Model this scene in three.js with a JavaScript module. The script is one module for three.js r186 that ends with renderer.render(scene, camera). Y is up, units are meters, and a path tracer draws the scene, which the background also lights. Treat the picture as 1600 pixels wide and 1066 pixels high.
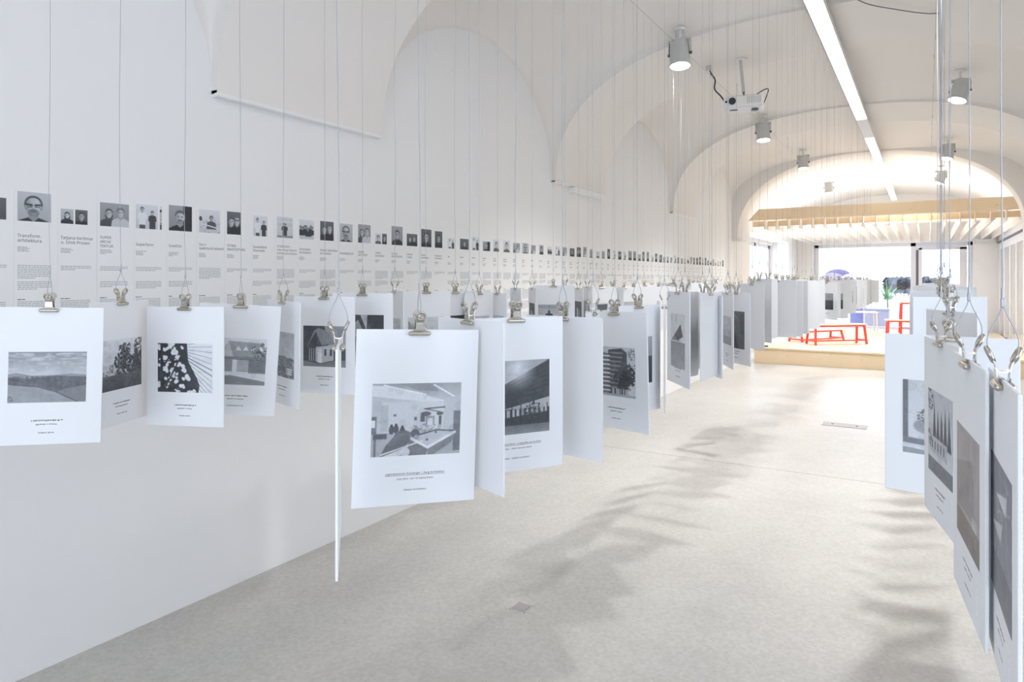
import * as THREE from 'three';
import { RoundedBoxGeometry } from 'three/addons/geometries/RoundedBoxGeometry.js';
import { mergeGeometries, toCreasedNormals } from 'three/addons/utils/BufferGeometryUtils.js';
import { RectAreaLightUniformsLib } from 'three/addons/lights/RectAreaLightUniformsLib.js';

// ---------------------------------------------------------------- camera, sky, exposure
const scene = new THREE.Scene();
const EYE = 1.6;
const camera = new THREE.PerspectiveCamera(53.08, 1600 / 1066, 0.05, 300);
camera.position.set(0, EYE, 0);
camera.rotation.y = THREE.MathUtils.degToRad(31.27);
camera.setViewOffset(1600, 1066, 0, 96, 1600, 1066);       // shift lens: verticals stay parallel
scene.background = new THREE.Color(0.75, 0.845, 1.0);
scene.backgroundIntensity = 5.0;
const renderer = new THREE.WebGLRenderer();
renderer.toneMapping = THREE.LinearToneMapping;
renderer.toneMappingExposure = 0.9;
renderer.shadowMap.enabled = true;
RectAreaLightUniformsLib.init();
const SPOT = 17.5, WASH = 22, STRIP = 4.5, ADDED_FILL = 80, LAMP = [0.96, 0.965, 1.0], TUBE = [1.0, 0.915, 0.84];

// ---------------------------------------------------------------- helpers
function rng(seed) { let s = seed >>> 0; return () => { s = (s + 0x6d2b79f5) >>> 0; let t = Math.imul(s ^ (s >>> 15), 1 | s); t = (t + Math.imul(t ^ (t >>> 7), 61 | t)) ^ t; return ((t ^ (t >>> 14)) >>> 0) / 4294967296; }; }
const used = new Map();
function numbered(n) { const k = used.get(n) || 0; used.set(n, k + 1); return k ? n + '_' + String(k).padStart(3, '0') : n; }
function add(o, parent) { o.traverse((c) => { if (c.isMesh) { c.castShadow = true; c.receiveShadow = true; } }); (parent || scene).add(o); return o; }
function mesh(name, geo, mat, parent) { const m = new THREE.Mesh(geo, mat); m.name = parent ? name : numbered(name); return add(m, parent || scene); }
function tag(o, label, category, group) { o.userData.label = label; o.userData.category = category; if (group) o.userData.group = group; return o; }
function thing(name, label, category, p = [0, 0, 0], turn = 0, group) { const g = new THREE.Group(); g.name = numbered(name); g.position.set(...p); g.rotation.y = turn; scene.add(g); return tag(g, label, category, group); }
function struct(name, geo, mat, parent) { const m = mesh(name, geo, mat, parent); if (!parent) m.userData.kind = 'structure'; return m; }
function structGroup(name) { const g = new THREE.Group(); g.name = numbered(name); g.userData.kind = 'structure'; scene.add(g); return g; }
// box between two corners with uv in metres
function bx(x0, y0, z0, x1, y1, z1, r = 0) {
  const w = Math.abs(x1 - x0), h = Math.abs(y1 - y0), d = Math.abs(z1 - z0);
  const g = r ? new RoundedBoxGeometry(w, h, d, 2, r) : new THREE.BoxGeometry(w, h, d);
  g.translate((x0 + x1) / 2, (y0 + y1) / 2, (z0 + z1) / 2);
  return metres(g);
}
function metres(g) {   // uv in metres by the way each face points
  if (g.index) g = g.toNonIndexed();
  const p = g.attributes.position, uv = new Float32Array(p.count * 2), a = new THREE.Vector3(), b = new THREE.Vector3(), c = new THREE.Vector3();
  for (let i = 0; i < p.count; i += 3) {
    a.fromBufferAttribute(p, i); b.fromBufferAttribute(p, i + 1); c.fromBufferAttribute(p, i + 2);
    const n = b.clone().sub(a).cross(c.clone().sub(a)), ax = Math.abs(n.x), ay = Math.abs(n.y), az = Math.abs(n.z);
    for (let k = 0; k < 3; k++) {
      const v = [a, b, c][k], o = (i + k) * 2;
      if (ax >= ay && ax >= az) { uv[o] = v.z; uv[o + 1] = v.y; } else if (ay >= az) { uv[o] = v.x; uv[o + 1] = v.z; } else { uv[o] = v.x; uv[o + 1] = v.y; }
    }
  }
  g.setAttribute('uv', new THREE.BufferAttribute(uv, 2));
  return g;
}
const merge = (list) => mergeGeometries(list.map((g) => { const n = g.index ? g.toNonIndexed() : g; if (!n.attributes.uv) n.setAttribute('uv', new THREE.BufferAttribute(new Float32Array(n.attributes.position.count * 2), 2)); return n; }));
const V = (x, y, z) => new THREE.Vector3(x, y, z);
function tube(pts, r, seg = 12, rad = 6) { return new THREE.TubeGeometry(new THREE.CatmullRomCurve3(pts.map((p) => V(...p)), false, 'centripetal'), seg, r, rad, false); }
function bar(a, b, w, d) {   // square-section bar from a to b
  const A = V(...a), B = V(...b), L = A.distanceTo(B), g = new RoundedBoxGeometry(w, L, d, 1, Math.min(w, d) * 0.15);
  g.applyQuaternion(new THREE.Quaternion().setFromUnitVectors(V(0, 1, 0), B.clone().sub(A).normalize()));
  const m = A.add(B).multiplyScalar(0.5); g.translate(m.x, m.y, m.z); return g;
}
// bent sheet-metal strip through stations [y, z, width]
function strip(st, t) {
  const P = [], I = [], n = st.length;
  st.forEach(([y, z, w], i) => {
    const a = st[Math.max(0, i - 1)], b = st[Math.min(n - 1, i + 1)]; let ty = b[0] - a[0], tz = b[1] - a[1]; const l = Math.hypot(ty, tz); ty /= l; tz /= l;
    for (const [sx, sn] of [[-1, -1], [1, -1], [1, 1], [-1, 1]]) P.push(sx * w / 2, y - tz * sn * t / 2, z + ty * sn * t / 2);
  });
  for (let i = 0; i < n - 1; i++) for (let k = 0; k < 4; k++) { const a = i * 4 + k, b = i * 4 + (k + 1) % 4; I.push(a, b, a + 4, b, b + 4, a + 4); }
  I.push(0, 2, 1, 0, 3, 2); const e = (n - 1) * 4; I.push(e, e + 1, e + 2, e, e + 2, e + 3);
  const g = new THREE.BufferGeometry(); g.setAttribute('position', new THREE.Float32BufferAttribute(P, 3)); g.setIndex(I);
  return toCreasedNormals(g, 0.7);
}
const ONES = 'zeroth first second third fourth fifth sixth seventh eighth ninth tenth eleventh twelfth thirteenth fourteenth fifteenth sixteenth seventeenth eighteenth nineteenth'.split(' ');
const TENS = ['', '', 'twenty', 'thirty', 'forty', 'fifty', 'sixty', 'seventy', 'eighty'], TENTHS = ['', '', 'twentieth', 'thirtieth', 'fortieth', 'fiftieth', 'sixtieth', 'seventieth', 'eightieth'];
const ord = (n) => (n < 20 ? ONES[n] : n % 10 ? TENS[(n / 10) | 0] + '-' + ONES[n % 10] : TENTHS[n / 10]);

// ---------------------------------------------------------------- textures
function hash2(x, y, s) { let h = Math.imul(x, 374761393) + Math.imul(y, 668265263) + Math.imul(s, 1442695041); h = Math.imul(h ^ (h >>> 13), 1274126177); return ((h ^ (h >>> 16)) >>> 0) / 4294967296; }
function vnoise(x, y, per, s) { const xi = Math.floor(x), yi = Math.floor(y), fx = x - xi, fy = y - yi, u = fx * fx * (3 - 2 * fx), v = fy * fy * (3 - 2 * fy), m = (k) => ((k % per) + per) % per; const a = hash2(m(xi), m(yi), s), b = hash2(m(xi + 1), m(yi), s), c = hash2(m(xi), m(yi + 1), s), d = hash2(m(xi + 1), m(yi + 1), s); return a + (b - a) * u + (c - a) * v + (a - b - c + d) * u * v; }
function fbm(x, y, per, oct, s) { let t = 0, a = 0.5, n = 0; for (let i = 0; i < oct; i++) { t += a * vnoise(x, y, per, s + i); n += a; x *= 2; y *= 2; per *= 2; a *= 0.5; } return t / n; }
function dataTex(S, fn, srgb) {
  const d = new Uint8Array(S * S * 4);
  for (let y = 0; y < S; y++) for (let x = 0; x < S; x++) { const c = fn(x / S, y / S), o = (y * S + x) * 4; d[o] = c[0]; d[o + 1] = c[1]; d[o + 2] = c[2]; d[o + 3] = 255; }
  const t = new THREE.DataTexture(d, S, S); t.wrapS = t.wrapT = THREE.RepeatWrapping; t.magFilter = THREE.LinearFilter; t.minFilter = THREE.LinearMipmapLinearFilter; t.generateMipmaps = true;
  if (srgb) t.colorSpace = THREE.SRGBColorSpace; t.needsUpdate = true; return t;
}
const plasterBump = dataTex(512, (u, v) => { const k = 255 * (0.6 * fbm(u * 8, v * 8, 8, 5, 11) + 0.4 * fbm(u * 64, v * 64, 64, 2, 5)); return [k, k, k]; });
plasterBump.repeat.set(0.5, 0.5);
const concrete = dataTex(1024, (u, v) => {
  const m = fbm(u * 4, v * 4, 4, 5, 3) - 0.5, q = fbm(u * 20, v * 20, 20, 3, 8) - 0.5, g = fbm(u * 180, v * 180, 180, 2, 21) - 0.5;
  const speck = hash2(Math.floor(u * 512), Math.floor(v * 512), 77) > 0.988 ? -20 : 0, k = 13 * m + 7 * q + 20 * g + speck;
  return [190 + k, 187.5 + k, 181 + k * 0.98];
}, true);
concrete.repeat.set(1 / 2.6, 1 / 2.6);
const concreteRough = dataTex(512, (u, v) => { const k = 255 * (0.36 + 0.1 * (fbm(u * 6, v * 6, 6, 3, 31) - 0.5)); return [k, k, k]; });
concreteRough.repeat.set(1 / 2.1, 1 / 2.1);
const pine = dataTex(512, (u, v) => {   // grain runs along u
  const w = v * 9 + 0.5 * fbm(u * 2, v * 6, 2, 3, 41), line = Math.pow(Math.abs(Math.sin(w * Math.PI * 2)), 0.6), f = fbm(u * 8, v * 128, 8, 3, 44) - 0.5;
  let k = -18 * (1 - line) + 26 * f;
  for (const [a, b] of [[0.2, 0.3], [0.55, 0.72], [0.8, 0.42], [0.36, 0.86]]) { const d = Math.hypot((u - a) * 1.0, (v - b) * 0.5) * 1.4; if (d < 0.022) k -= 46 * (1 - d / 0.022); }
  return [243 + k * 0.6, 221 + k * 0.75, 187 + k * 0.9];
}, true);
pine.repeat.set(0.8, 1.9);

// ---------------------------------------------------------------- materials
const std = (color, roughness = 0.8, extra = {}) => new THREE.MeshStandardMaterial({ color, roughness, ...extra });
const rgb = (r, g, b) => new THREE.Color().setRGB(r, g, b);
const M = {
  plaster: std(rgb(0.86, 0.858, 0.85), 0.92, { bumpMap: plasterBump, bumpScale: 0.0012 }),
  ceiling: std(rgb(0.83, 0.797, 0.76), 0.92, { bumpMap: plasterBump, bumpScale: 0.0015 }),  // same paint as the walls, with the warm light put into the colour
  floor: std(0xffffff, 1, { map: concrete, roughnessMap: concreteRough }),
  pine: std(0xffffff, 0.6, { map: pine }),
  
  slat: std(rgb(0.87, 0.84, 0.79), 0.6),
  board: std(rgb(0.86, 0.87, 0.885), 0.65),
  paper: std(rgb(0.87, 0.875, 0.88), 0.75),
  steel: std(rgb(0.52, 0.49, 0.43), 0.27, { metalness: 1 }),
  brightSteel: std(rgb(0.8, 0.79, 0.77), 0.18, { metalness: 1 }),
  wire: std(rgb(0.42, 0.43, 0.45), 0.5, { metalness: 0.5 }), sleeve: std(rgb(0.42, 0.43, 0.45), 0.4, { metalness: 0.7 }),
  white: std(rgb(0.8, 0.8, 0.79), 0.45),
  lampBody: std(rgb(0.56, 0.57, 0.55), 0.45),
  frame: std(rgb(0.72, 0.73, 0.77), 0.4),
  darkFrame: std(rgb(0.12, 0.125, 0.15), 0.5),
  red: std(rgb(0.82, 0.075, 0.05), 0.4),
  black: std(rgb(0.03, 0.03, 0.032), 0.5),
  plate: std(rgb(0.4, 0.37, 0.38), 0.5, { metalness: 0.15 }),
  lens: std(0xffffff, 0.5, { emissive: rgb(...LAMP), emissiveIntensity: 8 }),
  tube: std(0xffffff, 0.5, { emissive: rgb(...TUBE), emissiveIntensity: 4 }),
  deadTube: std(rgb(0.62, 0.64, 0.7), 0.4),
  glass: new THREE.MeshPhysicalMaterial({ color: 0xffffff, roughness: 0.02, transmission: 1, thickness: 0, ior: 1.5 }),
  lensGlass: std(rgb(0.04, 0.045, 0.06), 0.1),
  terrace: std(rgb(0.62, 0.62, 0.64), 0.9),
  leaf: std(rgb(0.1, 0.22, 0.07), 0.7), hedge: std(rgb(0.035, 0.045, 0.07), 0.8),
  blue: std(rgb(0.17, 0.2, 0.42), 0.6), lavender: std(rgb(0.34, 0.35, 0.46), 0.6), pink: std(rgb(0.2, 0.165, 0.19), 0.8), purple: std(rgb(0.08, 0.06, 0.16), 0.7),
};

// ---------------------------------------------------------------- the hall: vault, walls, floor
const CX = -0.85, WALL = -3.1, RWALL = 1.4, HS = 2.25, FOOT = EYE + 0.97, RISE = 1.2, LUN = 1.01;
const BANDS = [[1.5, 0.28], [-2.17, -3.39], [-5.84, -7.05], [-9.4, -10.52]];
const ENDZ = -13.1;
const sgn = (v, p) => Math.sign(v) * Math.pow(Math.abs(v), p);
function prof(th, n = 2.4) { return [sgn(Math.cos(th), 2 / n), Math.pow(Math.max(0, Math.sin(th)), 2 / n)]; }
function vaultY(x, z) {
  const t = Math.min(1, Math.abs((x - CX) / HS)), F = Math.pow(1 - Math.pow(t, 2.4), 1 / 2.4);
  for (const [a, b] of BANDS) if (z <= a && z >= b) return FOOT + RISE * F - 0.025;
  const edges = [2.7, ...BANDS.flat(), ENDZ]; let G = 0, bump = 0;
  for (let i = 0; i < edges.length; i += 2) if (z <= edges[i] && z >= edges[i + 1]) { const s = (2 * z - edges[i] - edges[i + 1]) / (edges[i] - edges[i + 1]); G = Math.sqrt(Math.max(0, 1 - s * s)); bump = 1 - s * s; }
  return FOOT + RISE * F + LUN * G * (1 - F) + 0.07 * bump * F;
}
{
  const rows = [], N = 96;
  const row = (z, off, drop, G, bump) => {
    const r = [];
    if (off) r.push([WALL, FOOT - 0.03, z]);
    else r.push([WALL, FOOT + LUN * G - 0.001, z]);
    for (let i = 0; i <= N; i++) { const [c, s] = prof(Math.PI - (i / N) * Math.PI); r.push([CX + (HS - off) * c, FOOT + RISE * s + LUN * G * (1 - s) + 0.07 * bump * s - drop, z]); }
    if (off) r.push([RWALL, FOOT - 0.03, z]); else r.push([RWALL, FOOT + LUN * G - 0.001, z]);
    rows.push(r);
  };
  const edges = [2.7, ...BANDS.flat(), ENDZ];
  for (let i = 0; i < edges.length; i += 2) {
    const a = edges[i], b = edges[i + 1], K = 32;
    for (let k = 0; k <= K; k++) { const s = -Math.cos((k / K) * Math.PI); row((a + b) / 2 + s * (b - a) / 2, 0, 0, Math.sqrt(Math.max(0, 1 - s * s)), 1 - s * s); }
    if (i + 2 < edges.length) { row(b, 0.05, 0.025, 0, 0); row(edges[i + 2], 0.05, 0.025, 0, 0); }
  }
  const P = [], UV = [], I = [], n = rows[0].length;
  let arc;
  rows.forEach((r) => { arc = 0; r.forEach(([x, y, z], i) => { if (i) arc += Math.hypot(x - r[i - 1][0], y - r[i - 1][1]); P.push(x, y, z); UV.push(arc, z); }); });
  for (let j = 0; j < rows.length - 1; j++) for (let i = 0; i < n - 1; i++) { const a = j * n + i, b = a + 1, c = a + n, d = c + 1; I.push(a, b, c, b, d, c); }
  const g = new THREE.BufferGeometry(); g.setAttribute('position', new THREE.Float32BufferAttribute(P, 3)); g.setAttribute('uv', new THREE.Float32BufferAttribute(UV, 2)); g.setIndex(I);
  const c = structGroup('ceiling');
  mesh('vault', toCreasedNormals(g, 0.45), M.ceiling, c);
  mesh('roof_slab', bx(-4.2, 4.05, 3.0, 2.2, 4.3, -20.9), M.ceiling, c);
  // stage barrel beyond the arch
  const SP = [], SU = [], SI = [];
  for (let j = 0; j <= 1; j++) for (let i = 0; i <= N; i++) { const [cc, s] = prof(Math.PI - (i / N) * Math.PI); SP.push(-0.8 + 2.32 * cc, FOOT + 0.03 + 1.22 * s, j ? -20.6 : -13.3); SU.push(i * 0.07, j * 7); }
  for (let i = 0; i < N; i++) SI.push(i, i + 1, i + N + 1, i + 1, i + N + 2, i + N + 1);
  const sg = new THREE.BufferGeometry(); sg.setAttribute('position', new THREE.Float32BufferAttribute(SP, 3)); sg.setAttribute('uv', new THREE.Float32BufferAttribute(SU, 2)); sg.setIndex(SI);
  mesh('stage_vault', toCreasedNormals(sg, 0.5), M.plaster, c);
  // arch rib at the end of the hall
  const sh = new THREE.Shape(), pt = (hs, rise, y0, th) => { const [cc, s] = prof(th, 2.3); return [-0.85 + hs * cc, y0 + rise * s]; };
  for (let i = 0; i <= 60; i++) { const [x, y] = pt(2.16, 1.42, EYE + 0.75, Math.PI - i / 60 * Math.PI); i ? sh.lineTo(x, y) : sh.moveTo(x, y); }
  for (let i = 0; i <= 60; i++) { const [x, y] = pt(2.45, 1.68, EYE + 0.75, i / 60 * Math.PI); sh.lineTo(x, y); }
  const rib = new THREE.ExtrudeGeometry(sh, { depth: 0.42, bevelEnabled: true, bevelSize: 0.012, bevelThickness: 0.012, bevelSegments: 2, curveSegments: 1 });
  rib.translate(0, 0, -13.42);
  mesh('arch_rib', toCreasedNormals(rib, 0.5), M.ceiling, c);
}
// plaster ledges on the wall between vault feet
{
  const g = structGroup('trim_1');
  const ledge = (z0, z1, y, h, d) => mesh('ledge', bx(WALL - 0.01, y - h, z0, WALL + d, y, z1, 0.008), M.plaster, g);
  ledge(-2.17, -3.39, FOOT - 0.005, 0.04, 0.05); ledge(-5.84, -6.18, FOOT - 0.005, 0.03, 0.045); ledge(-9.4, -10.52, FOOT - 0.005, 0.03, 0.045);
  ledge(-6.22, -7.0, FOOT - 0.03, 0.06, 0.07); ledge(-12.98, -13.45, EYE + 0.75, 0.03, 0.16);
}
struct('wall_left', bx(-3.4, -0.2, 3.0, WALL, 4.05, -13.1), M.plaster);
{   // the opposite wall has deep windows in its near bays: the daylight from the side
  const g = structGroup('wall_right'), W = [[2.65, 1.6], [0.1, -1.95]], y0 = 0.75, y1 = 2.75;
  const P = (z0, z1, a, b) => mesh('wall_panel', bx(RWALL, a, z0, RWALL + 0.3, b, z1), M.plaster, g);
  P(3.0, W[0][0], -0.2, 4.05); P(W[0][1], W[1][0], -0.2, 4.05); P(W[1][1], -13.4, -0.2, 4.05);
  W.forEach(([a, b], i) => {
    P(a, b, -0.2, y0); P(a, b, y1, 4.05);
    const w = structGroup('window_' + (4 + i)), x = RWALL + 0.2, F = (z0, z1, ya, yb) => mesh('window_frame', bx(x, ya, z0, x + 0.06, yb, z1), M.frame, w);
    F(a, a - 0.06, y0, y1); F(b + 0.06, b, y0, y1); F(a, b, y0, y0 + 0.06); F(a, b, y1 - 0.06, y1); F((a + b) / 2 + 0.03, (a + b) / 2 - 0.03, y0, y1);
    mesh('window_sill', bx(RWALL - 0.03, y0 - 0.03, a, RWALL + 0.2, y0, b, 0.005), M.white, w);
    for (const [p, q] of [[a - 0.06, (a + b) / 2 + 0.03], [(a + b) / 2 - 0.03, b + 0.06]]) mesh('pane', bx(x + 0.027, y0 + 0.06, p, x + 0.033, y1 - 0.06, q), M.glass, w);
  });
}
{
  const g = structGroup('floor');
  mesh('floor_slab', bx(-3.4, -0.2, 3.0, 1.7, 0, -6.066), M.floor, g);
  mesh('floor_slab', bx(-3.4, -0.2, -6.073, 1.7, 0, -20.9), M.floor, g);
  mesh('joint_filler', bx(-3.4, -0.2, -6.066, 1.7, -0.008, -6.073), M.black, g);
}
// near end: a glazed front behind the camera, the daylight on the near cards
{
  const z = 2.7, NX0 = -1.9, NX1 = 0.7, NW = (NX1 - NX0) / 3, g = structGroup('wall_near');
  mesh('wall_panel', bx(-3.4, -0.2, z, NX0, 4.05, z + 0.3), M.plaster, g); mesh('wall_panel', bx(NX1, -0.2, z, 1.7, 4.05, z + 0.3), M.plaster, g);
  mesh('wall_panel', bx(NX0, 2.7, z, NX1, 4.05, z + 0.3), M.plaster, g); mesh('wall_panel', bx(NX0, -0.2, z, NX1, 0.15, z + 0.3), M.plaster, g);
  const w = structGroup('window_1');
  for (let i = 0; i <= 3; i++) { const x = NX0 + i * NW; mesh('window_frame', bx(x - 0.035, 0.15, z + 0.1, x + 0.035, 2.7, z + 0.18), M.frame, w); }
  mesh('window_frame', bx(NX0, 0.15, z + 0.1, NX1, 0.22, z + 0.18), M.frame, w); mesh('window_frame', bx(NX0, 2.63, z + 0.1, NX1, 2.7, z + 0.18), M.frame, w);
  for (let i = 0; i < 3; i++) { const x = NX0 + i * NW; mesh('pane', bx(x + 0.035, 0.22, z + 0.136, x + NW - 0.035, 2.63, z + 0.144), M.glass, w); }
}
// stage end: walls, recess, window front
const BZ = -20.4;
{
  const g = structGroup('wall_stage');
  mesh('wall_panel', bx(-3.9, 2.58, -13.1, WALL, 4.05, BZ), M.plaster, g);
  mesh('wall_panel', bx(-3.9, -0.2, -13.1, WALL, 2.58, -14.5), M.plaster, g);
  mesh('wall_panel', bx(-3.9, -0.2, -19.1, WALL, 2.58, BZ), M.plaster, g);
  mesh('wall_panel', bx(-3.9, -0.2, -14.5, -3.5, 0.35, -19.1), M.plaster, g);
  mesh('wall_panel', bx(-3.9, 2.5, -14.5, -3.5, 2.58, -19.1), M.plaster, g);
  const w = structGroup('window_2');
  for (const z of [-14.54, -17.3, -19.03]) mesh('window_frame', bx(-3.66, 0.35, z - 0.07, -3.58, 2.5, z + 0.07), M.frame, w);
  mesh('window_frame', bx(-3.66, 2.42, -14.5, -3.58, 2.5, -19.1), M.frame, w); mesh('window_frame', bx(-3.66, 0.35, -14.5, -3.58, 0.43, -19.1), M.frame, w);
  mesh('pane', bx(-3.625, 0.43, -14.61, -3.615, 2.42, -17.23), M.glass, w); mesh('pane', bx(-3.625, 0.43, -17.37, -3.615, 2.42, -18.96), M.glass, w);
  const b = structGroup('wall_back'), z1 = BZ - 0.3;
  mesh('wall_panel', bx(-3.9, -0.2, BZ, -2.67, 4.05, z1), M.plaster, b); mesh('wall_panel', bx(0.98, -0.2, BZ, 1.8, 4.05, z1), M.plaster, b);
  mesh('wall_panel', bx(-2.67, 2.55, BZ, 0.98, 4.05, z1), M.plaster, b); mesh('wall_panel', bx(-2.67, -0.2, BZ, 0.98, 0.3, z1), M.plaster, b);
  const f = structGroup('window_3'), zf = BZ - 0.12, F = (x0, y0, x1, y1, d = 0.08) => mesh('window_frame', bx(x0, y0, zf, x1, y1, zf - d, 0.006), M.frame, f);
  F(-2.67, 0.3, -2.55, 2.55); F(0.88, 0.3, 0.98, 2.55); F(-2.67, 2.46, 0.98, 2.55); F(-0.36, 0.3, -0.24, 2.55); F(-2.67, 0.3, 0.98, 0.36);
  mesh('pane', bx(-2.55, 0.36, zf - 0.03, -0.36, 2.46, zf - 0.04), M.glass, f);
  const d = structGroup('door_1'), zd = BZ - 0.03, D = (x0, y0, x1, y1) => mesh('door_frame', bx(x0, y0, zd, x1, y1, zd - 0.06, 0.006), M.frame, d);
  mesh('door_gasket', bx(-0.24, 0.36, zd - 0.01, -0.18, 2.36, zd - 0.05), M.darkFrame, d);
  D(-0.18, 0.33, -0.1, 2.42); D(0.7, 0.33, 0.86, 2.42); D(-0.24, 2.36, 0.86, 2.46); D(-0.24, 0.31, 0.86, 0.41);
  mesh('pane', bx(-0.1, 0.41, zd - 0.025, 0.7, 2.36, zd - 0.035), M.glass, d);
  // right wall of the stage with its sliding glass doors
  const r = structGroup('wall_stage_right');
  mesh('wall_panel', bx(1.5, 2.5, -13.4, 1.8, 4.05, BZ), M.plaster, r); mesh('wall_panel', bx(1.5, -0.2, -13.4, 1.8, 2.5, -15.2), M.plaster, r); mesh('wall_panel', bx(1.56, -0.2, -15.2, 1.8, 2.5, BZ), M.plaster, r);
  const q = structGroup('door_2');
  mesh('door_track', bx(1.46, 2.47, -15.2, 1.52, 2.51, -20.2), M.darkFrame, q); mesh('door_header', bx(1.49, 2.32, -15.2, 1.54, 2.47, -20.3), M.white, q);
  for (const z of [-15.3, -16.5, -17.7, -18.9, -20.1]) mesh('door_frame', bx(1.49, 0.3, z - 0.06, 1.53, 2.32, z + 0.06), M.white, q);
  for (const z of [-15.3, -16.5, -17.7, -18.9]) mesh('pane', bx(1.507, 0.3, z - 0.06, 1.513, 2.32, z - 1.14), M.glass, q);
}
// ---------------------------------------------------------------- stage: platform, beam, slats
{
  const t = thing('stage_platform', 'low pine platform with pale deck at the end of the hall', 'platform');
  mesh('front_board', bx(-2.85, 0, -13.7, 1.48, 0.262, -13.74, 0.004), M.pine, t);
  mesh('side_board', bx(-2.85, 0, -13.745, -2.81, 0.262, -20.3), M.pine, t);
  const rr = rng(4);
  for (let i = 0; i < 14; i++) { const z0 = -13.685 - i * 0.47; mesh('deck_board', bx(-2.86, 0.266, z0, 1.48, 0.3, Math.max(-20.38, z0 - 0.466), 0.003), M.pine, t); }
  for (let x = -2.5; x < 1.4; x += 0.65) mesh('joist', bx(x, 0, -13.76, x + 0.05, 0.264, -20.25), M.pine, t);
  const b = thing('ceiling_beam', 'long honey-coloured timber beam spanning the stage below the arch', 'beam');
  const bs = new THREE.Shape(); bs.moveTo(-3.02, EYE + 1.17); bs.lineTo(1.5, EYE + 1.17); bs.lineTo(1.22, EYE + 1.38); bs.lineTo(-2.82, EYE + 1.38); bs.closePath();
  const bg = new THREE.ExtrudeGeometry(bs, { depth: 0.1, bevelEnabled: true, bevelSize: 0.004, bevelThickness: 0.004, bevelSegments: 1 }); bg.translate(0, 0, -14.1);
  mesh('timber', metres(bg), M.pine, b);
  const c = thing('cross_batten', 'pine cross batten set between the white slats behind the beam', 'batten');
  mesh('timber', bx(-3.0, EYE + 1.06, -14.3, 1.48, EYE + 1.17, -14.34, 0.004), M.pine, c);
  for (let i = 0; i < 20; i++) {
    const x = -2.72 + i * 0.2145;
    const s = mesh('ceiling_slat', bx(x - 0.007, EYE + 0.98, -14.0, x + 0.007, EYE + 1.168, BZ + 0.02, 0.002), M.slat);
    mesh('edge_strip', bx(x - 0.0072, EYE + 0.98, -13.994, x + 0.0072, EYE + 1.168, -14.0), M.pine, s);
    tag(s, 'white ceiling slat under the timber beam, ' + ord(i + 1) + ' counted from the poster wall side', 'slat', 'white ceiling slats over the stage');
  }
}
// ---------------------------------------------------------------- lamps
function stripLight(z0, z1, lit, label) {
  const x = -0.71, y = EYE + 2.07, t = thing('strip_light', label, 'lamp', [x, y, (z0 + z1) / 2]), L = z0 - z1;
  mesh('housing', new RoundedBoxGeometry(0.13, 0.05, L, 2, 0.004), M.white, t);
  const d = new RoundedBoxGeometry(0.114, 0.012, L - 0.02, 1, 0.003); d.translate(0, -0.029, 0);
  mesh('diffuser', d, lit ? M.tube : M.deadTube, t);
  for (let k = -1; k <= 1; k++) { const h = new THREE.CylinderGeometry(0.004, 0.004, 0.12, 8); h.translate(0, 0.08, k * (L / 2 - 0.3)); mesh('hanger', h, M.white, t); }
  if (lit) { const l = new THREE.RectAreaLight(rgb(...TUBE), STRIP, 0.114, L - 0.02); l.position.set(0, -0.04, 0); l.rotation.x = -Math.PI / 2; l.name = 'strip_glow'; t.add(l); }
}
stripLight(1.8, -9.75, true, 'long glowing strip light along the vault crown, nearer the camera');
stripLight(-9.77, -11.06, false, 'short unlit piece of the strip light between its two glowing lengths');
stripLight(-11.08, -20.0, true, 'glowing strip light running on over the stage, farther length');
{   // added unseen fill light on top of the slats, to brighten the stage vault
  const t = thing('added_fill_light', 'added fill light lying unseen on the slats behind the timber beam', 'lamp', [-0.8, EYE + 1.2, -16.6]);
  mesh('profile', new RoundedBoxGeometry(3.6, 0.04, 0.16, 1, 0.006), M.white, t);
  mesh('diffuser', new RoundedBoxGeometry(3.56, 0.01, 0.12, 1, 0.003).translate(0, 0.024, 0), M.tube, t);
  const l = new THREE.RectAreaLight(rgb(...TUBE), ADDED_FILL, 3.56, 0.12); l.position.set(0, 0.036, 0); l.rotation.x = Math.PI / 2; l.name = 'added_fill_glow'; t.add(l);
}
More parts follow.
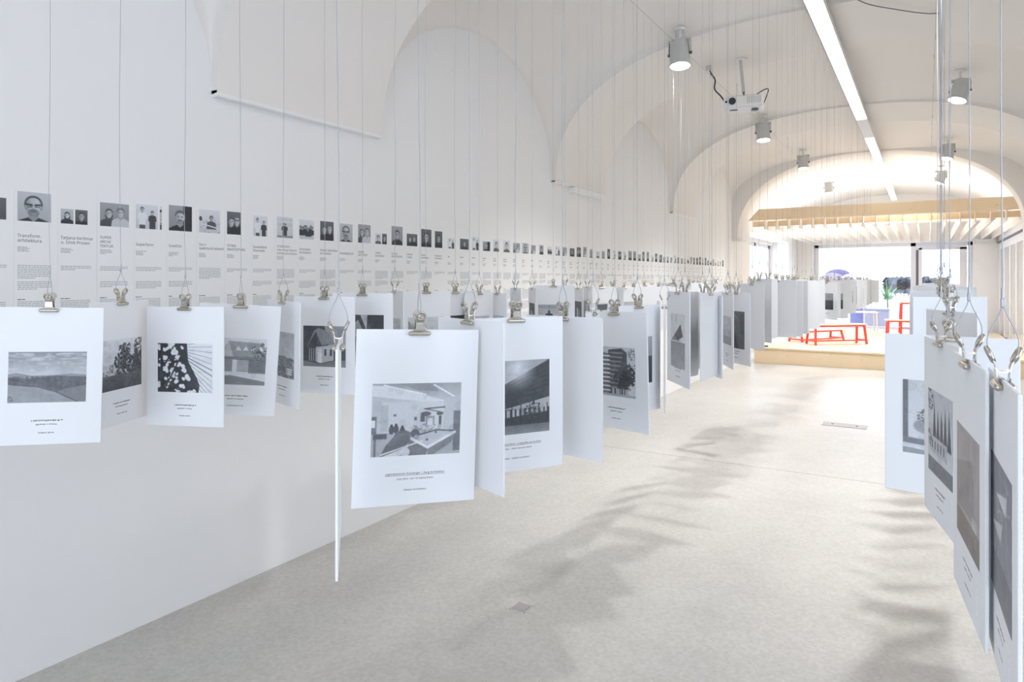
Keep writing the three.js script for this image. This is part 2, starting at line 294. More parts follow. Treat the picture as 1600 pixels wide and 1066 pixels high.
function floodlight(x, z, tilt, roll, label, power = SPOT) {
  const top = vaultY(x, z), t = thing('floodlight', label, 'lamp', [x, z < -13.4 ? EYE + 2.08 : top, z], 0, 'ceiling floodlights');
  t.scale.setScalar(1.14);
  const ros = new THREE.CylinderGeometry(0.045, 0.045, 0.02, 20); ros.translate(0, -0.008, 0); mesh('ceiling_rose', ros, M.white, t);
  const stem = new THREE.CylinderGeometry(0.011, 0.011, 0.08, 12); stem.translate(0, -0.055, 0); mesh('stem', stem, M.white, t);
  const yk = new THREE.Matrix4().makeRotationFromEuler(new THREE.Euler(tilt, 0, roll)), drop = new THREE.Matrix4().makeTranslation(0, -0.19, 0), all = drop.clone().multiply(yk);
  const yoke = merge([bar([-0.082, -0.19, 0], [-0.082, -0.095, 0], 0.006, 0.03), bar([0.082, -0.19, 0], [0.082, -0.095, 0], 0.006, 0.03), bar([-0.085, -0.095, 0], [0.085, -0.095, 0], 0.03, 0.006)]);
  mesh('yoke', yoke, M.lampBody, t);
  const can = new THREE.LatheGeometry([[0.0, 0.1], [0.06, 0.1], [0.07, 0.092], [0.076, -0.075], [0.082, -0.082], [0.082, -0.095], [0.074, -0.097], [0.072, -0.086], [0, -0.083]].map((p) => new THREE.Vector2(...p)).reverse(), 28); can.applyMatrix4(all);
  const cm = mesh('housing', toCreasedNormals(can, 0.6), M.lampBody, t);
  const kn = new THREE.CylinderGeometry(0.012, 0.012, 0.18, 12); kn.rotateZ(Math.PI / 2); kn.applyMatrix4(drop); mesh('pivot_knob', kn, M.black, t);
  const le = new THREE.CylinderGeometry(0.069, 0.069, 0.006, 28); le.translate(0, -0.094, 0); le.applyMatrix4(all); mesh('lens', le, M.lens, t);
  const l = new THREE.SpotLight(rgb(...LAMP), power, 0, 0.95, power === SPOT ? 0.35 : 1); l.name = 'floodlight_beam'; l.shadow.radius = 3; l.castShadow = true;
  const dir = V(0, -1, 0).transformDirection(yk), at = V(0, -0.19, 0).addScaledVector(dir, 0.112); l.position.copy(at); l.target.position.copy(at).addScaledVector(dir, 1); t.add(l, l.target);
}
const fl = [[-1.8, -2.0, 'over the poster wall side, out of view above the camera'], [-1.8, -5.72, 'bright floodlight ahead of the projector, nearest on the poster wall side'], [-1.82, -9.3, 'floodlight just beyond the projector on the poster wall side'], [-1.79, -12.45, 'small floodlight close before the end arch on the poster wall side'], [-1.7, -15.2, 'tiny floodlight beyond the arch above the timber beam']];
fl.forEach(([x, z, l], i) => i && floodlight(x, z, -0.12, 0.06, l, WASH));
floodlight(0.3, -8.6, -0.2, -0.25, 'floodlight behind the hanging wires, largest on the wire bundle side');
floodlight(0.28, -12.5, -0.18, -0.2, 'floodlight with two bright spots seen through the wire bundle');
floodlight(0.22, -14.7, -0.1, -0.35, 'floodlight just inside the arch behind the wire bundle');
floodlight(0.28, -4.8, 0, -0.2, 'floodlight over the corridor between the two bays near the camera');

// ---------------------------------------------------------------- projector and cables on the vault
{
  const px = -1.5, pz = -6.75, cy = vaultY(px, pz), t = thing('ceiling_projector', 'white projector hanging upside down from the vault on a grey pole', 'projector', [px, EYE + 1.685, pz], 0.2);
  mesh('body', new RoundedBoxGeometry(0.36, 0.105, 0.26, 4, 0.02), M.white, t);
  const under = new RoundedBoxGeometry(0.34, 0.012, 0.24, 2, 0.005); under.translate(0, -0.052, 0); mesh('base_plate', under, M.frame, t);
  const ln = new THREE.CylinderGeometry(0.032, 0.036, 0.03, 24); ln.rotateX(Math.PI / 2); ln.translate(-0.1, 0.0, 0.137); mesh('lens', ln, M.lensGlass, t);
  const rg = new THREE.TorusGeometry(0.036, 0.006, 10, 28); rg.translate(-0.1, 0, 0.136); mesh('lens_ring', rg, M.frame, t);
  const sn = new THREE.CylinderGeometry(0.011, 0.011, 0.01, 14); sn.rotateX(Math.PI / 2); sn.translate(-0.155, 0, 0.128); mesh('sensor', sn, M.black, t);
  for (let i = 0; i < 7; i++) { const v = new THREE.BoxGeometry(0.011, 0.062, 0.008); v.translate(0.035 + i * 0.019, 0.005, 0.129); mesh('vent_slat', v, M.lampBody, t); }
  const foot = new THREE.CylinderGeometry(0.03, 0.034, 0.02, 20); foot.translate(0.1, -0.065, 0.02); mesh('foot_wheel', foot, M.darkFrame, t);
  const sk = new THREE.BoxGeometry(0.07, 0.006, 0.03); sk.translate(-0.09, -0.06, 0.03); mesh('label_plate', sk, M.black, t);
  const H = cy - (EYE + 1.685);
  mesh('bracket', merge([new THREE.BoxGeometry(0.2, 0.012, 0.12).translate(0, 0.062, 0), new THREE.BoxGeometry(0.012, 0.05, 0.05).translate(0, 0.085, 0)]), M.darkFrame, t);
  mesh('pole', bar([0, 0.1, 0], [-0.03, H, 0], 0.03, 0.03), M.lampBody, t);
  const ro = new THREE.CylinderGeometry(0.06, 0.06, 0.014, 20); ro.translate(-0.03, H - 0.008, 0); mesh('ceiling_rose', ro, M.white, t);
  mesh('cable', tube([[0.09, 0.055, -0.06], [0.13, 0.11, -0.08], [0.22, 0.14, -0.06], [0.2, 0.06, -0.08], [0.17, -0.01, -0.1]], 0.005, 30), M.black, t);
  const c = mesh('power_cable', tube([[-1.78, EYE + 2.02, -6.55], [-1.76, EYE + 1.97, -6.55], [-1.72, EYE + 1.9, -6.55], [-1.73, EYE + 1.82, -6.57], [-1.69, EYE + 1.76, -6.66], [-1.67, EYE + 1.72, -6.7]], 0.007, 30), M.black);
  tag(c, 'black power cable dropping from the vault beside the projector', 'cable');
  const bxs = thing('socket_box', 'small grey socket box on the vault above the projector cable', 'socket', [-1.78, EYE + 2.02, -6.55]);
  mesh('casing', new RoundedBoxGeometry(0.05, 0.05, 0.03, 2, 0.006), M.lampBody, bxs);
  const k = mesh('ceiling_cable', tube([[-0.6, EYE + 2.15, -5.2], [-0.42, EYE + 2.09, -5.75], [-0.2, EYE + 2.07, -6.0], [0.02, EYE + 2.06, -6.2], [0.08, EYE + 2.07, -6.25]], 0.004, 30), M.darkFrame);
  tag(k, 'thin grey cable sagging under the vault near the strip light', 'cable');
}
// ---------------------------------------------------------------- floor plates
{
  const p = thing('floor_box', 'brushed metal floor box cover with two screws in the corridor', 'cover plate', [-0.77, 0, -8.29]);
  mesh('cover', new RoundedBoxGeometry(0.44, 0.006, 0.2, 1, 0.002).translate(0, 0.002, 0), M.plate, p);
  for (const s of [-1, 1]) mesh('screw', new THREE.CylinderGeometry(0.013, 0.013, 0.006, 14).translate(s * 0.12, 0.005, 0), M.black, p);
  const q = thing('floor_drain', 'small square metal cover set in the concrete near the cards', 'cover plate', [-1.69, 0, -2.87]);
  mesh('cover', new RoundedBoxGeometry(0.07, 0.006, 0.07, 1, 0.002).translate(0, 0.002, 0), M.plate, q);
  mesh('rim', merge([new THREE.BoxGeometry(0.084, 0.004, 0.004).translate(0, 0.001, 0.04), new THREE.BoxGeometry(0.084, 0.004, 0.004).translate(0, 0.001, -0.04), new THREE.BoxGeometry(0.004, 0.004, 0.084).translate(0.04, 0.001, 0), new THREE.BoxGeometry(0.004, 0.004, 0.084).translate(-0.04, 0.001, 0)]), M.brightSteel, q);
}
// ---------------------------------------------------------------- printed pictures and captions (flat print)
function canvas(w, h, fn) { const c = document.createElement('canvas'); c.width = w; c.height = h; const x = c.getContext('2d'); fn(x, w, h); const t = new THREE.CanvasTexture(c); t.colorSpace = THREE.SRGBColorSpace; t.magFilter = THREE.LinearFilter; return t; }
const gr = (v, a = 1) => { v = 30 + v * 0.88; return `rgba(${v | 0},${v + 3 | 0},${v + 7 | 0},${a})`; };
function poly(x, pts, v, a = 1) { x.fillStyle = gr(v, a); x.beginPath(); pts.forEach(([px, py], i) => (i ? x.lineTo(px, py) : x.moveTo(px, py))); x.closePath(); x.fill(); }
function rect(x, X, Y, W, H, v, a = 1) { x.fillStyle = gr(v, a); x.fillRect(X, Y, W, H); }
function line(x, pts, v, w = 1, a = 1) { x.strokeStyle = gr(v, a); x.lineWidth = w; x.beginPath(); pts.forEach(([px, py], i) => (i ? x.lineTo(px, py) : x.moveTo(px, py))); x.stroke(); }
function disc(x, X, Y, rx, ry, v, a = 1) { x.fillStyle = gr(v, a); x.beginPath(); x.ellipse(X, Y, rx, ry, 0, 0, 7); x.fill(); }
function ramp(x, X, Y, W, H, v0, v1) { const g = x.createLinearGradient(0, Y, 0, Y + H); g.addColorStop(0, gr(v0)); g.addColorStop(1, gr(v1)); x.fillStyle = g; x.fillRect(X, Y, W, H); }
function clump(x, r, X, Y, R, v, n = 90, spread = 14) { for (let i = 0; i < n; i++) { const a = r() * 6.28, d = R * Math.sqrt(r()); disc(x, X + Math.cos(a) * d, Y + Math.sin(a) * d * 1.1, R * 0.05 + r() * R * 0.1, R * 0.04 + r() * R * 0.09, v + (r() - 0.5) * spread * 2); } }
function grain(x, w, h, r, k) { for (let i = 0; i < w * h / 5; i++) rect(x, r() * w, r() * h, 1.2, 1.2, r() > 0.5 ? 255 : 0, k * r()); }
const PIC = {   // name: [width in m, height in m, drawing]
  'hill landscape': [0.172, 0.127, (x, w, h, r) => { ramp(x, 0, 0, w, h * 0.5, 128, 196); for (let i = 0; i < 60; i++) disc(x, r() * w, h * (0.03 + 0.4 * r() * r()), w * (0.02 + 0.09 * r()), h * 0.012 * (1 + r()), 215, 0.35); poly(x, [[0, h * .44], [w * .1, h * .41], [w * .3, h * .47], [w * .6, h * .46], [w * .8, h * .43], [w, h * .46], [w, h], [0, h]], 130); poly(x, [[0, h * .5], [w * .3, h * .53], [w * .6, h * .47], [w, h * .5], [w, h], [0, h]], 78); for (let i = 0; i < 160; i++) disc(x, r() * w, h * (.5 + .2 * r()), w * .02, h * .025, 60 + 40 * r(), 0.7); poly(x, [[0, h * .64], [w * .35, h * .69], [w * .6, h * .8], [w * .88, h], [0, h]], 140); poly(x, [[w * .62, h * .8], [w * .75, h * .72], [w, h * .66], [w, h], [w * .9, h]], 108); line(x, [[w * .02, h * .64], [w * .4, h * .7], [w * .62, h * .8], [w * .9, h]], 60, 3); clump(x, r, w * .03, h * .93, w * .04, 40, 40); }],
  'dark trees': [0.172, 0.14, (x, w, h, r) => { ramp(x, 0, 0, w, h * .7, 226, 206); poly(x, [[w * .15, h * .66], [w * .62, h * .14], [w * .72, h * .3], [w * .55, h * .7]], 190, .8); line(x, [[w * .15, h * .66], [w * .6, h * .14], [w * .66, h * .2]], 120, 2); for (let i = 0; i < 7; i++) clump(x, r, w * (.5 + .5 * r()), h * (.3 + .4 * r()), w * .19, 48, 100, 30); clump(x, r, w * .96, h * .2, w * .16, 44, 100); clump(x, r, w * .26, h * .56, w * .06, 40, 60); clump(x, r, w * .03, h * .5, w * .05, 50, 50); ramp(x, 0, h * .7, w, h * .3, 84, 46); for (let i = 0; i < 300; i++) disc(x, r() * w, h * (.62 + .38 * r()), w * .02, h * .015, 40 + 34 * r(), .6); }],
  'lattice silhouette': [0.172, 0.141, (x, w, h, r) => { rect(x, 0, 0, w, h, 224); poly(x, [[0, 0], [w * .54, 0], [w * .56, h * .36], [w * .72, h * .7], [w * .77, h * .86], [w * .75, h], [0, h]], 24); for (let i = 0; i < 95; i++) { let X = r() * w * .7, Y = r() * h; const lim = Y < h * .38 ? w * .5 : w * .5 + (Y / h - .38) * w * .42; if (X < lim - 12 && !(X > w * .05 && X < w * .12)) { const q = w * (.018 + .03 * r()); for (let k = 0; k < 4; k++) disc(x, X + (r() - .5) * q, Y + (r() - .5) * q, q * .8, q * .8, 226); } } rect(x, w * .05, 0, w * .045, h, 28); line(x, [[0, h * .36], [w * .56, h * .36]], 20, 6); line(x, [[w * .1, h], [w * .52, h * .05]], 24, 8); line(x, [[w * .05, h * .82], [w * .45, h * .97], [w * .76, h * .82]], 22, 6); for (let i = 0; i < 12; i++) line(x, [[w * .56, h * (.02 + .1 * i * .55)], [w * 1.0, h * (-.06 + .12 * i)]], 70, i > 4 && i < 7 ? 4 : 1.6); }],
  'gabled houses': [0.172, 0.145, (x, w, h, r) => { rect(x, 0, 0, w, h, 222); poly(x, [[w * .2, h * .4], [w * .34, h * .06], [w * .95, h * .1], [w, h * .4]], 150); poly(x, [[w * .2, h * .42], [w * .34, h * .08], [w * .44, h * .42]], 196); for (let i = 0; i < 4; i++) poly(x, [[w * (.46 + i * .13), h * .26], [w * (.51 + i * .13), h * .16], [w * (.56 + i * .13), h * .26]], 226); rect(x, w * .05, h * .4, w * .95, h * .06, 120); rect(x, w * .12, h * .46, w * .3, h * .26, 138); for (let i = 0; i < 9; i++) rect(x, w * .5, h * (.46 + i * .03), w * .5, h * .012, 70); rect(x, w * .7, h * .45, w * .3, h * .3, 70, .6); clump(x, r, w * .04, h * .2, w * .08, 110, 70); clump(x, r, w * .9, h * .3, w * .16, 90, 90, 40); poly(x, [[0, h * .84], [w * .4, h * .8], [w, h * .92], [w, h], [0, h]], 126); }],
  'rocky shore': [0.172, 0.15, (x, w, h, r) => { ramp(x, 0, 0, w, h * .6, 176, 200); for (let i = 0; i < 400; i++) disc(x, r() * w, h * (.56 + .42 * r()), w * .05, h * .025, 70 + 70 * r(), .7); rect(x, w * .15, h * .53, w * .5, h * .08, 116); for (let i = 0; i < 3; i++) { disc(x, w * .8, h * (.8 + .05 * i), w * .14, h * .02, 216); } }],
  'thatched cottage': [0.172, 0.145, (x, w, h, r) => { rect(x, 0, 0, w, h, 50); for (let i = 0; i < 8; i++) clump(x, r, w * r() * .5, h * .3 * r(), w * .12, 46, 70, 20); poly(x, [[w * .5, 0], [w, 0], [w, h * .75], [w * .6, h * .5]], 150); poly(x, [[w * .1, h * .5], [w * .26, h * .12], [w * .36, h * .05], [w * .56, h * .12], [w * .76, h * .42], [w * .44, h * .48], [w * .3, h * .14]], 126); for (let i = 0; i < 200; i++) { const X = w * (.32 + .38 * r()), Y = h * (.1 + .34 * r()); line(x, [[X, Y], [X + w * .02, Y + h * .05]], 100 + 50 * r(), 1.5, .6); } poly(x, [[w * .3, h * .52], [w * .44, h * .5], [w * .72, h * .46], [w * .72, h * .84], [w * .4, h * .92], [w * .3, h * .88]], 186); rect(x, w * .34, h * .56, w * .1, h * .34, 236); for (const X of [.5, .63]) rect(x, w * X, h * .57, w * .05, h * .16, 50); for (let i = 0; i < 4; i++) rect(x, w * (.14 + .05 * i), h * .55, w * .016, h * .32, 190); poly(x, [[0, h * .86], [w * .4, h * .93], [w, h * .8], [w, h], [0, h]], 112); rect(x, w * .8, h * .55, w * .2, h * .28, 60); }],
  'forest roof': [0.172, 0.2, (x, w, h, r) => { rect(x, 0, 0, w, h, 44); for (let i = 0; i < 10; i++) clump(x, r, w * r(), h * r() * .3, w * .13, 60, 70, 26); poly(x, [[w * .45, 0], [w * .62, 0], [w * .6, h * .3]], 190); poly(x, [[0, h * .55], [w * .4, h * .1], [w * .5, h * .26], [w * .16, h * .6]], 150); line(x, [[0, h * .5], [w * .4, h * .1]], 220, 4); rect(x, 0, h * .6, w, h * .4, 40); }],
  'sweeping white roof': [0.172, 0.13, (x, w, h, r) => { ramp(x, 0, 0, w, h, 210, 170); poly(x, [[0, h * .1], [w * .7, h], [0, h]], 140); poly(x, [[w * .3, h * .2], [w, h * .75], [w, h], [w * .4, h * .6]], 226); for (let i = 0; i < 5; i++) line(x, [[w * .1 * i, h * .15], [w * (.4 + .12 * i), h]], 84, 2); }],
  'dark storm sky': [0.172, 0.13, (x, w, h, r) => { ramp(x, 0, 0, w, h, 60, 150); for (let i = 0; i < 60; i++) disc(x, r() * w, h * (.3 + .4 * r()), w * .12, h * .05, 160 + 60 * r(), .25); poly(x, [[0, 0], [w, 0], [w * .6, h * .25], [0, h * .3]], 40); rect(x, 0, h * .85, w, h * .15, 70); }],
  'pale misty field': [0.172, 0.13, (x, w, h, r) => { ramp(x, 0, 0, w, h, 200, 158); for (let i = 0; i < 60; i++) disc(x, r() * w, h * r(), w * .14, h * .06, 170 + 60 * r(), .2); rect(x, 0, h * .7, w, h * .3, 136, .7); }],
  'hanging lamp by the sea': [0.172, 0.13, (x, w, h, r) => { ramp(x, 0, 0, w, h, 168, 206); rect(x, 0, 0, w, h * .16, 150); line(x, [[w * .36, 0], [w * .36, h * .4]], 60, 3); disc(x, w * .36, h * .45, w * .13, h * .07, 40); disc(x, w * .36, h * .32, w * .04, h * .08, 60); poly(x, [[w * .7, h], [w * .98, h * .5], [w, h]], 90); rect(x, 0, h * .82, w, h * .18, 110); }],
  'dark green chair': [0.172, 0.14, (x, w, h, r) => { rect(x, 0, 0, w, h, 212); poly(x, [[w * .3, h * .08], [w * .78, h * .06], [w * .74, h * .34], [w * .34, h * .34]], 70); for (let i = 0; i < 3; i++) { line(x, [[w * (.1 + .4 * i), h * .2], [w * (.04 + .4 * i), h * .95]], 64, 9); line(x, [[w * (.2 + .34 * i), h * .36], [w * (.2 + .34 * i), h * .95]], 90, 7); } rect(x, w * .3, h * .42, w * .46, h * .1, 150); line(x, [[0, h * .26], [w, h * .26]], 100, 5); rect(x, w * .44, h * .52, w * .16, h * .4, 110); }],
  'billiard room': [0.177, 0.142, (x, w, h, r) => { ramp(x, 0, 0, w, h * .3, 150, 196); poly(x, [[0, h * .02], [w * .2, h * .04], [w * .8, h * .24], [w * .8, h * .3], [0, h * .17]], 214); poly(x, [[w * .3, 0], [w * .7, 0], [w * .74, h * .12], [w * .5, h * .1]], 132, .8); line(x, [[w * .12, h * .02], [w * .6, h * .16]], 236, 5); line(x, [[w * .68, h * .02], [w * .93, h * .2]], 236, 5); rect(x, 0, h * .26, w * .82, h * .42, 202); poly(x, [[w * .8, h * .26], [w, h * .16], [w, h * .68], [w * .8, h * .68]], 186); rect(x, 0, h * .18, w * .1, h * .5, 186); rect(x, w * .1, h * .3, w * .08, h * .36, 178); rect(x, 0, h * .45, w * .055, h * .24, 96); rect(x, 0, h * .5, w * .04, h * .1, 224); rect(x, w * .92, h * .4, w * .08, h * .56, 100); for (const [X, Y, W, H, v] of [[.24, .42, .03, .035, 90], [.47, .47, .03, .045, 100], [.54, .45, .05, .09, 84], [.6, .46, .1, .14, 140], [.75, .46, .03, .16, 76]]) rect(x, w * X, h * Y, w * W, h * H, v); rect(x, w * .62, h * .49, w * .06, h * .1, 210); for (const [X, Y] of [[.22, .58], [.27, .57], [.34, .6]]) { disc(x, w * X, h * (Y + .06), w * .03, h * .06, 70); disc(x, w * X, h * Y, w * .014, h * .02, 50); } for (let i = 0; i < 50; i++) disc(x, w * (.44 + .34 * r()), h * (.58 + .1 * r()), w * .02, h * .016, 110 + 100 * r(), .8); line(x, [[w * .58, h * .36], [w * .82, h * .34]], 60, 4); line(x, [[w * .6, h * .36], [w * .8, h * .42]], 70, 3); disc(x, w * .6, h * .43, w * .06, h * .03, 84); disc(x, w * .76, h * .43, w * .04, h * .025, 84); poly(x, [[w * .46, h * .74], [w * .72, h * .66], [w * .94, h * .68], [w * .64, h * .88]], 190); line(x, [[w * .46, h * .74], [w * .72, h * .66], [w * .94, h * .68]], 70, 5); line(x, [[w * .44, h * .76], [w * .63, h * .9], [w * .95, h * .69]], 226, 9); poly(x, [[w * .42, h * .78], [w * .63, h * .92], [w * .61, h], [w * .4, h]], 104); poly(x, [[w * .63, h * .92], [w * .95, h * .71], [w * .9, h * .84], [w * .7, h], [w * .63, h]], 120); disc(x, w * .62, h * .79, 4, 4, 70); disc(x, w * .72, h * .69, 4, 4, 70); rect(x, w * .02, h * .69, w * .15, h * .07, 74); line(x, [[w * .04, h * .76], [w * .04, h]], 100, 8); poly(x, [[w * .1, h], [w * .16, h * .85], [w * .24, h * .74], [w * .28, h * .66], [w * .38, h * .65], [w * .44, h * .68], [w * .42, h * .82], [w * .36, h * .88], [w * .28, h]], 92); disc(x, w * .485, h * .7, w * .05, h * .06, 76); disc(x, w * .5, h * .75, w * .03, h * .035, 150); line(x, [[w * .1, h * .98], [w * .58, h * .8]], 222, 5); poly(x, [[w * .12, h], [w * .4, h * .88], [w * .42, h * .93], [w * .3, h]], 210); disc(x, w * .38, h * .95, w * .05, h * .06, 226); }],
  'dark canopy hall': [0.172, 0.165, (x, w, h, r) => { ramp(x, 0, 0, w, h * .5, 150, 214); poly(x, [[0, h * .54], [w * .25, h * .36], [w, 0], [w, h * .52], [0, h * .72]], 44); const g = x.createRadialGradient(w * .52, h * .13, 2, w * .52, h * .13, w * .3); g.addColorStop(0, gr(250)); g.addColorStop(.35, gr(220, .7)); g.addColorStop(1, gr(150, 0)); x.fillStyle = g; x.fillRect(0, 0, w, h); for (let i = 0; i < 6; i++) line(x, [[0, h * (.5 + .03 * i)], [w, h * (.1 + .07 * i)]], 64, 2, .7); rect(x, 0, h * .66, w, h * .24, 40); for (let i = 0; i < 14; i++) rect(x, w * (.02 + .07 * i), h * (.7 - .006 * i), w * (.03 + .02 * r()), h * .1, 200 - 70 * r()); for (let i = 0; i < 8; i++) rect(x, w * (.05 + .13 * i), h * .6, w * .012, h * .3, 24); clump(x, r, w * .75, h * .68, w * .12, 44, 60, 20); ramp(x, 0, h * .88, w, h * .12, 96, 126); }],
  'stepped tower block': [0.152, 0.145, (x, w, h, r) => { ramp(x, 0, 0, w, h, 196, 216); poly(x, [[0, h * .18], [w * .14, h * .12], [w * .34, h * .14], [w * .36, h], [0, h]], 82); poly(x, [[w * .32, h * .06], [w * .66, h * .02], [w * .8, h * .1], [w * .8, h], [w * .32, h]], 60); for (let i = 0; i < 9; i++) { rect(x, w * .12, h * (.17 + .088 * i), w * .24, h * .034, 206); rect(x, w * .36, h * (.1 + .088 * i), w * (.34 - .02 * i), h * .03, 126); } for (let i = 0; i < 10; i++) clump(x, r, w * (.55 + .45 * r()), h * (.4 + .5 * r()), w * .15, 34, 80, 18); clump(x, r, w * .92, h * .14, w * .1, 70, 50, 40); for (let i = 0; i < 22; i++) rect(x, w * (.4 + .6 * r()), h * .84, w * .014, h * .12, 190); ramp(x, 0, h * .95, w, h * .05, 150, 170); }],
  'bare horizon': [0.152, 0.15, (x, w, h) => { ramp(x, 0, 0, w, h * .42, 160, 150); ramp(x, 0, h * .42, w, h * .58, 58, 30); }],
  'mountain peak': [0.152, 0.2, (x, w, h, r) => { rect(x, 0, 0, w, h, 222); poly(x, [[w * .05, h * .5], [w * .7, h * .18], [w * .98, h * .5]], 120); poly(x, [[w * .3, h * .42], [w * .7, h * .18], [w * .8, h * .4], [w * .55, h * .5]], 76); poly(x, [[w * .55, h * .48], [w * .9, h * .4], [w, h * .52]], 232); ramp(x, 0, h * .52, w, h * .48, 140, 168); for (let i = 0; i < 200; i++) disc(x, r() * w, h * (.54 + .46 * r()), 3, 2, 130 + 60 * r(), .6); }],
  'misty lake': [0.152, 0.16, (x, w, h, r) => { ramp(x, 0, 0, w, h, 150, 120); for (let i = 0; i < 40; i++) disc(x, w * (.2 + .5 * r()), h * (.3 + .25 * r()), w * .16, h * .08, 205, .12); rect(x, 0, h * .56, w, h * .44, 96, .6); rect(x, w * .36, h * .44, w * .06, h * .5, 190, .6); for (let i = 0; i < 8; i++) line(x, [[0, h * (.6 + .05 * i)], [w, h * (.6 + .05 * i)]], 70, 2, .6); }],
  'dark dome': [0.152, 0.18, (x, w, h, r) => { ramp(x, 0, 0, w, h, 88, 50); for (let i = 0; i < 26; i++) { x.strokeStyle = gr(120, .5); x.lineWidth = 2; x.beginPath(); x.ellipse(w * .4, h * 1.0, w * (.05 + .03 * i), h * (.95 - .004 * i), 0, Math.PI, Math.PI * 2); x.stroke(); } poly(x, [[w * .2, h], [w * .45, h * .6], [w * .7, h]], 34, .8); poly(x, [[w * .7, h], [w * .76, h * .1], [w, 0], [w, h]], 70, .8); }],
  'blurred concert crowd': [0.172, 0.16, (x, w, h, r) => { ramp(x, 0, 0, w, h, 108, 134); for (let i = 0; i < 40; i++) line(x, [[w * r(), h * r()], [w * r(), h * r()]], 80 + 120 * r(), 6, .35); poly(x, [[w * .3, h * .25], [w * .8, h * .15], [w * .75, h * .3]], 226, .8); poly(x, [[w * .1, h * .5], [w * .6, h * .4], [w * .5, h * .55]], 216, .7); rect(x, 0, 0, w * .08, h, 40); ramp(x, 0, h * .7, w, h * .3, 96, 112); }],
  'faded brown house': [0.172, 0.16, (x, w, h, r) => { x.fillStyle = 'rgb(172,166,163)'; x.fillRect(0, 0, w, h); x.fillStyle = 'rgb(152,144,139)'; x.beginPath(); x.moveTo(0, h * .36); x.lineTo(w * .75, h * .2); x.lineTo(w * .8, h * .7); x.lineTo(0, h * .75); x.fill(); for (let i = 0; i < 6; i++) rect(x, w * (.12 + .12 * i), h * .42, w * .06, h * .2, 130, .6); x.fillStyle = 'rgb(134,124,117)'; x.fillRect(0, h * .76, w, h * .24); rect(x, w * .7, h * .66, w * .2, h * .1, 200, .6); }],
  'church behind firs': [0.172, 0.16, (x, w, h, r) => { ramp(x, 0, 0, w, h, 190, 214); for (let i = 0; i < 5; i++) poly(x, [[w * (.2 + .15 * i), h * .6], [w * (.27 + .15 * i), h * (.1 + .1 * r())], [w * (.36 + .15 * i), h * .6]], 62); clump(x, r, w * .1, h * .1, w * .14, 76, 80, 30); rect(x, w * .1, h * .55, w * .7, h * .2, 180); for (let i = 0; i < 5; i++) rect(x, w * (.16 + .12 * i), h * .6, w * .05, h * .1, 90); rect(x, 0, h * .82, w, h * .18, 110); clump(x, r, w * .06, h * .6, w * .1, 60, 60); }],
  'plant pot on a windowsill': [0.172, 0.16, (x, w, h, r) => { ramp(x, 0, 0, w, h, 196, 214); rect(x, 0, 0, w * .06, h * .8, 98); poly(x, [[0, h * .78], [w, h * .86], [w, h * .94], [0, h * .86]], 120); disc(x, w * .26, h * .62, w * .14, h * .1, 150); clump(x, r, w * .24, h * .48, w * .08, 70, 60, 20); rect(x, w * .62, h * .36, w * .12, h * .4, 120); poly(x, [[0, h * .92], [w, h], [0, h]], 140); }],
  'white tower': [0.172, 0.18, (x, w, h, r) => { ramp(x, 0, 0, w, h, 150, 96); rect(x, w * .4, h * .1, w * .2, h * .8, 216); rect(x, 0, h * .8, w, h * .2, 60); for (let i = 0; i < 6; i++) clump(x, r, w * r(), h * .75, w * .12, 50, 50); }],
  'dark interior': [0.172, 0.2, (x, w, h, r) => { ramp(x, 0, 0, w, h, 60, 26); rect(x, w * .3, h * .2, w * .18, h * .45, 190); rect(x, w * .6, h * .25, w * .12, h * .35, 150); poly(x, [[0, h], [w * .3, h * .66], [w * .8, h * .66], [w, h]], 80); }],
  'bridge over water': [0.172, 0.13, (x, w, h, r) => { ramp(x, 0, 0, w, h, 206, 150); rect(x, 0, h * .45, w, h * .06, 60); for (let i = 0; i < 7; i++) rect(x, w * (.05 + .15 * i), h * .5, w * .02, h * .26, 70); rect(x, 0, h * .72, w, h * .28, 110); }],
};
const picMat = {};
Object.keys(PIC).forEach((k, i) => { const [pw, ph, fn] = PIC[k], W = 320, H = Math.round(W * ph / pw); picMat[k] = std(0xffffff, 0.6, { map: canvas(W, H, (x, w, h) => { const r = rng(100 + i), lo = document.createElement('canvas'), q = lo.getContext('2d'); rect(x, 0, 0, w, h, 168); fn(x, w, h, r);
  for (let k = 0; k < 70; k++) disc(x, r() * w, r() * h, w * (0.02 + 0.1 * r()), h * (0.02 + 0.08 * r()), r() > 0.5 ? 240 : 20, 0.05); grain(x, w, h, r, 0.2);
  lo.width = w / 2; lo.height = h / 2; q.imageSmoothingEnabled = true; q.drawImage(x.canvas, 0, 0, lo.width, lo.height); x.imageSmoothingEnabled = true; x.drawImage(lo, 0, 0, w, h); grain(x, w, h, r, 0.05); }) }); });
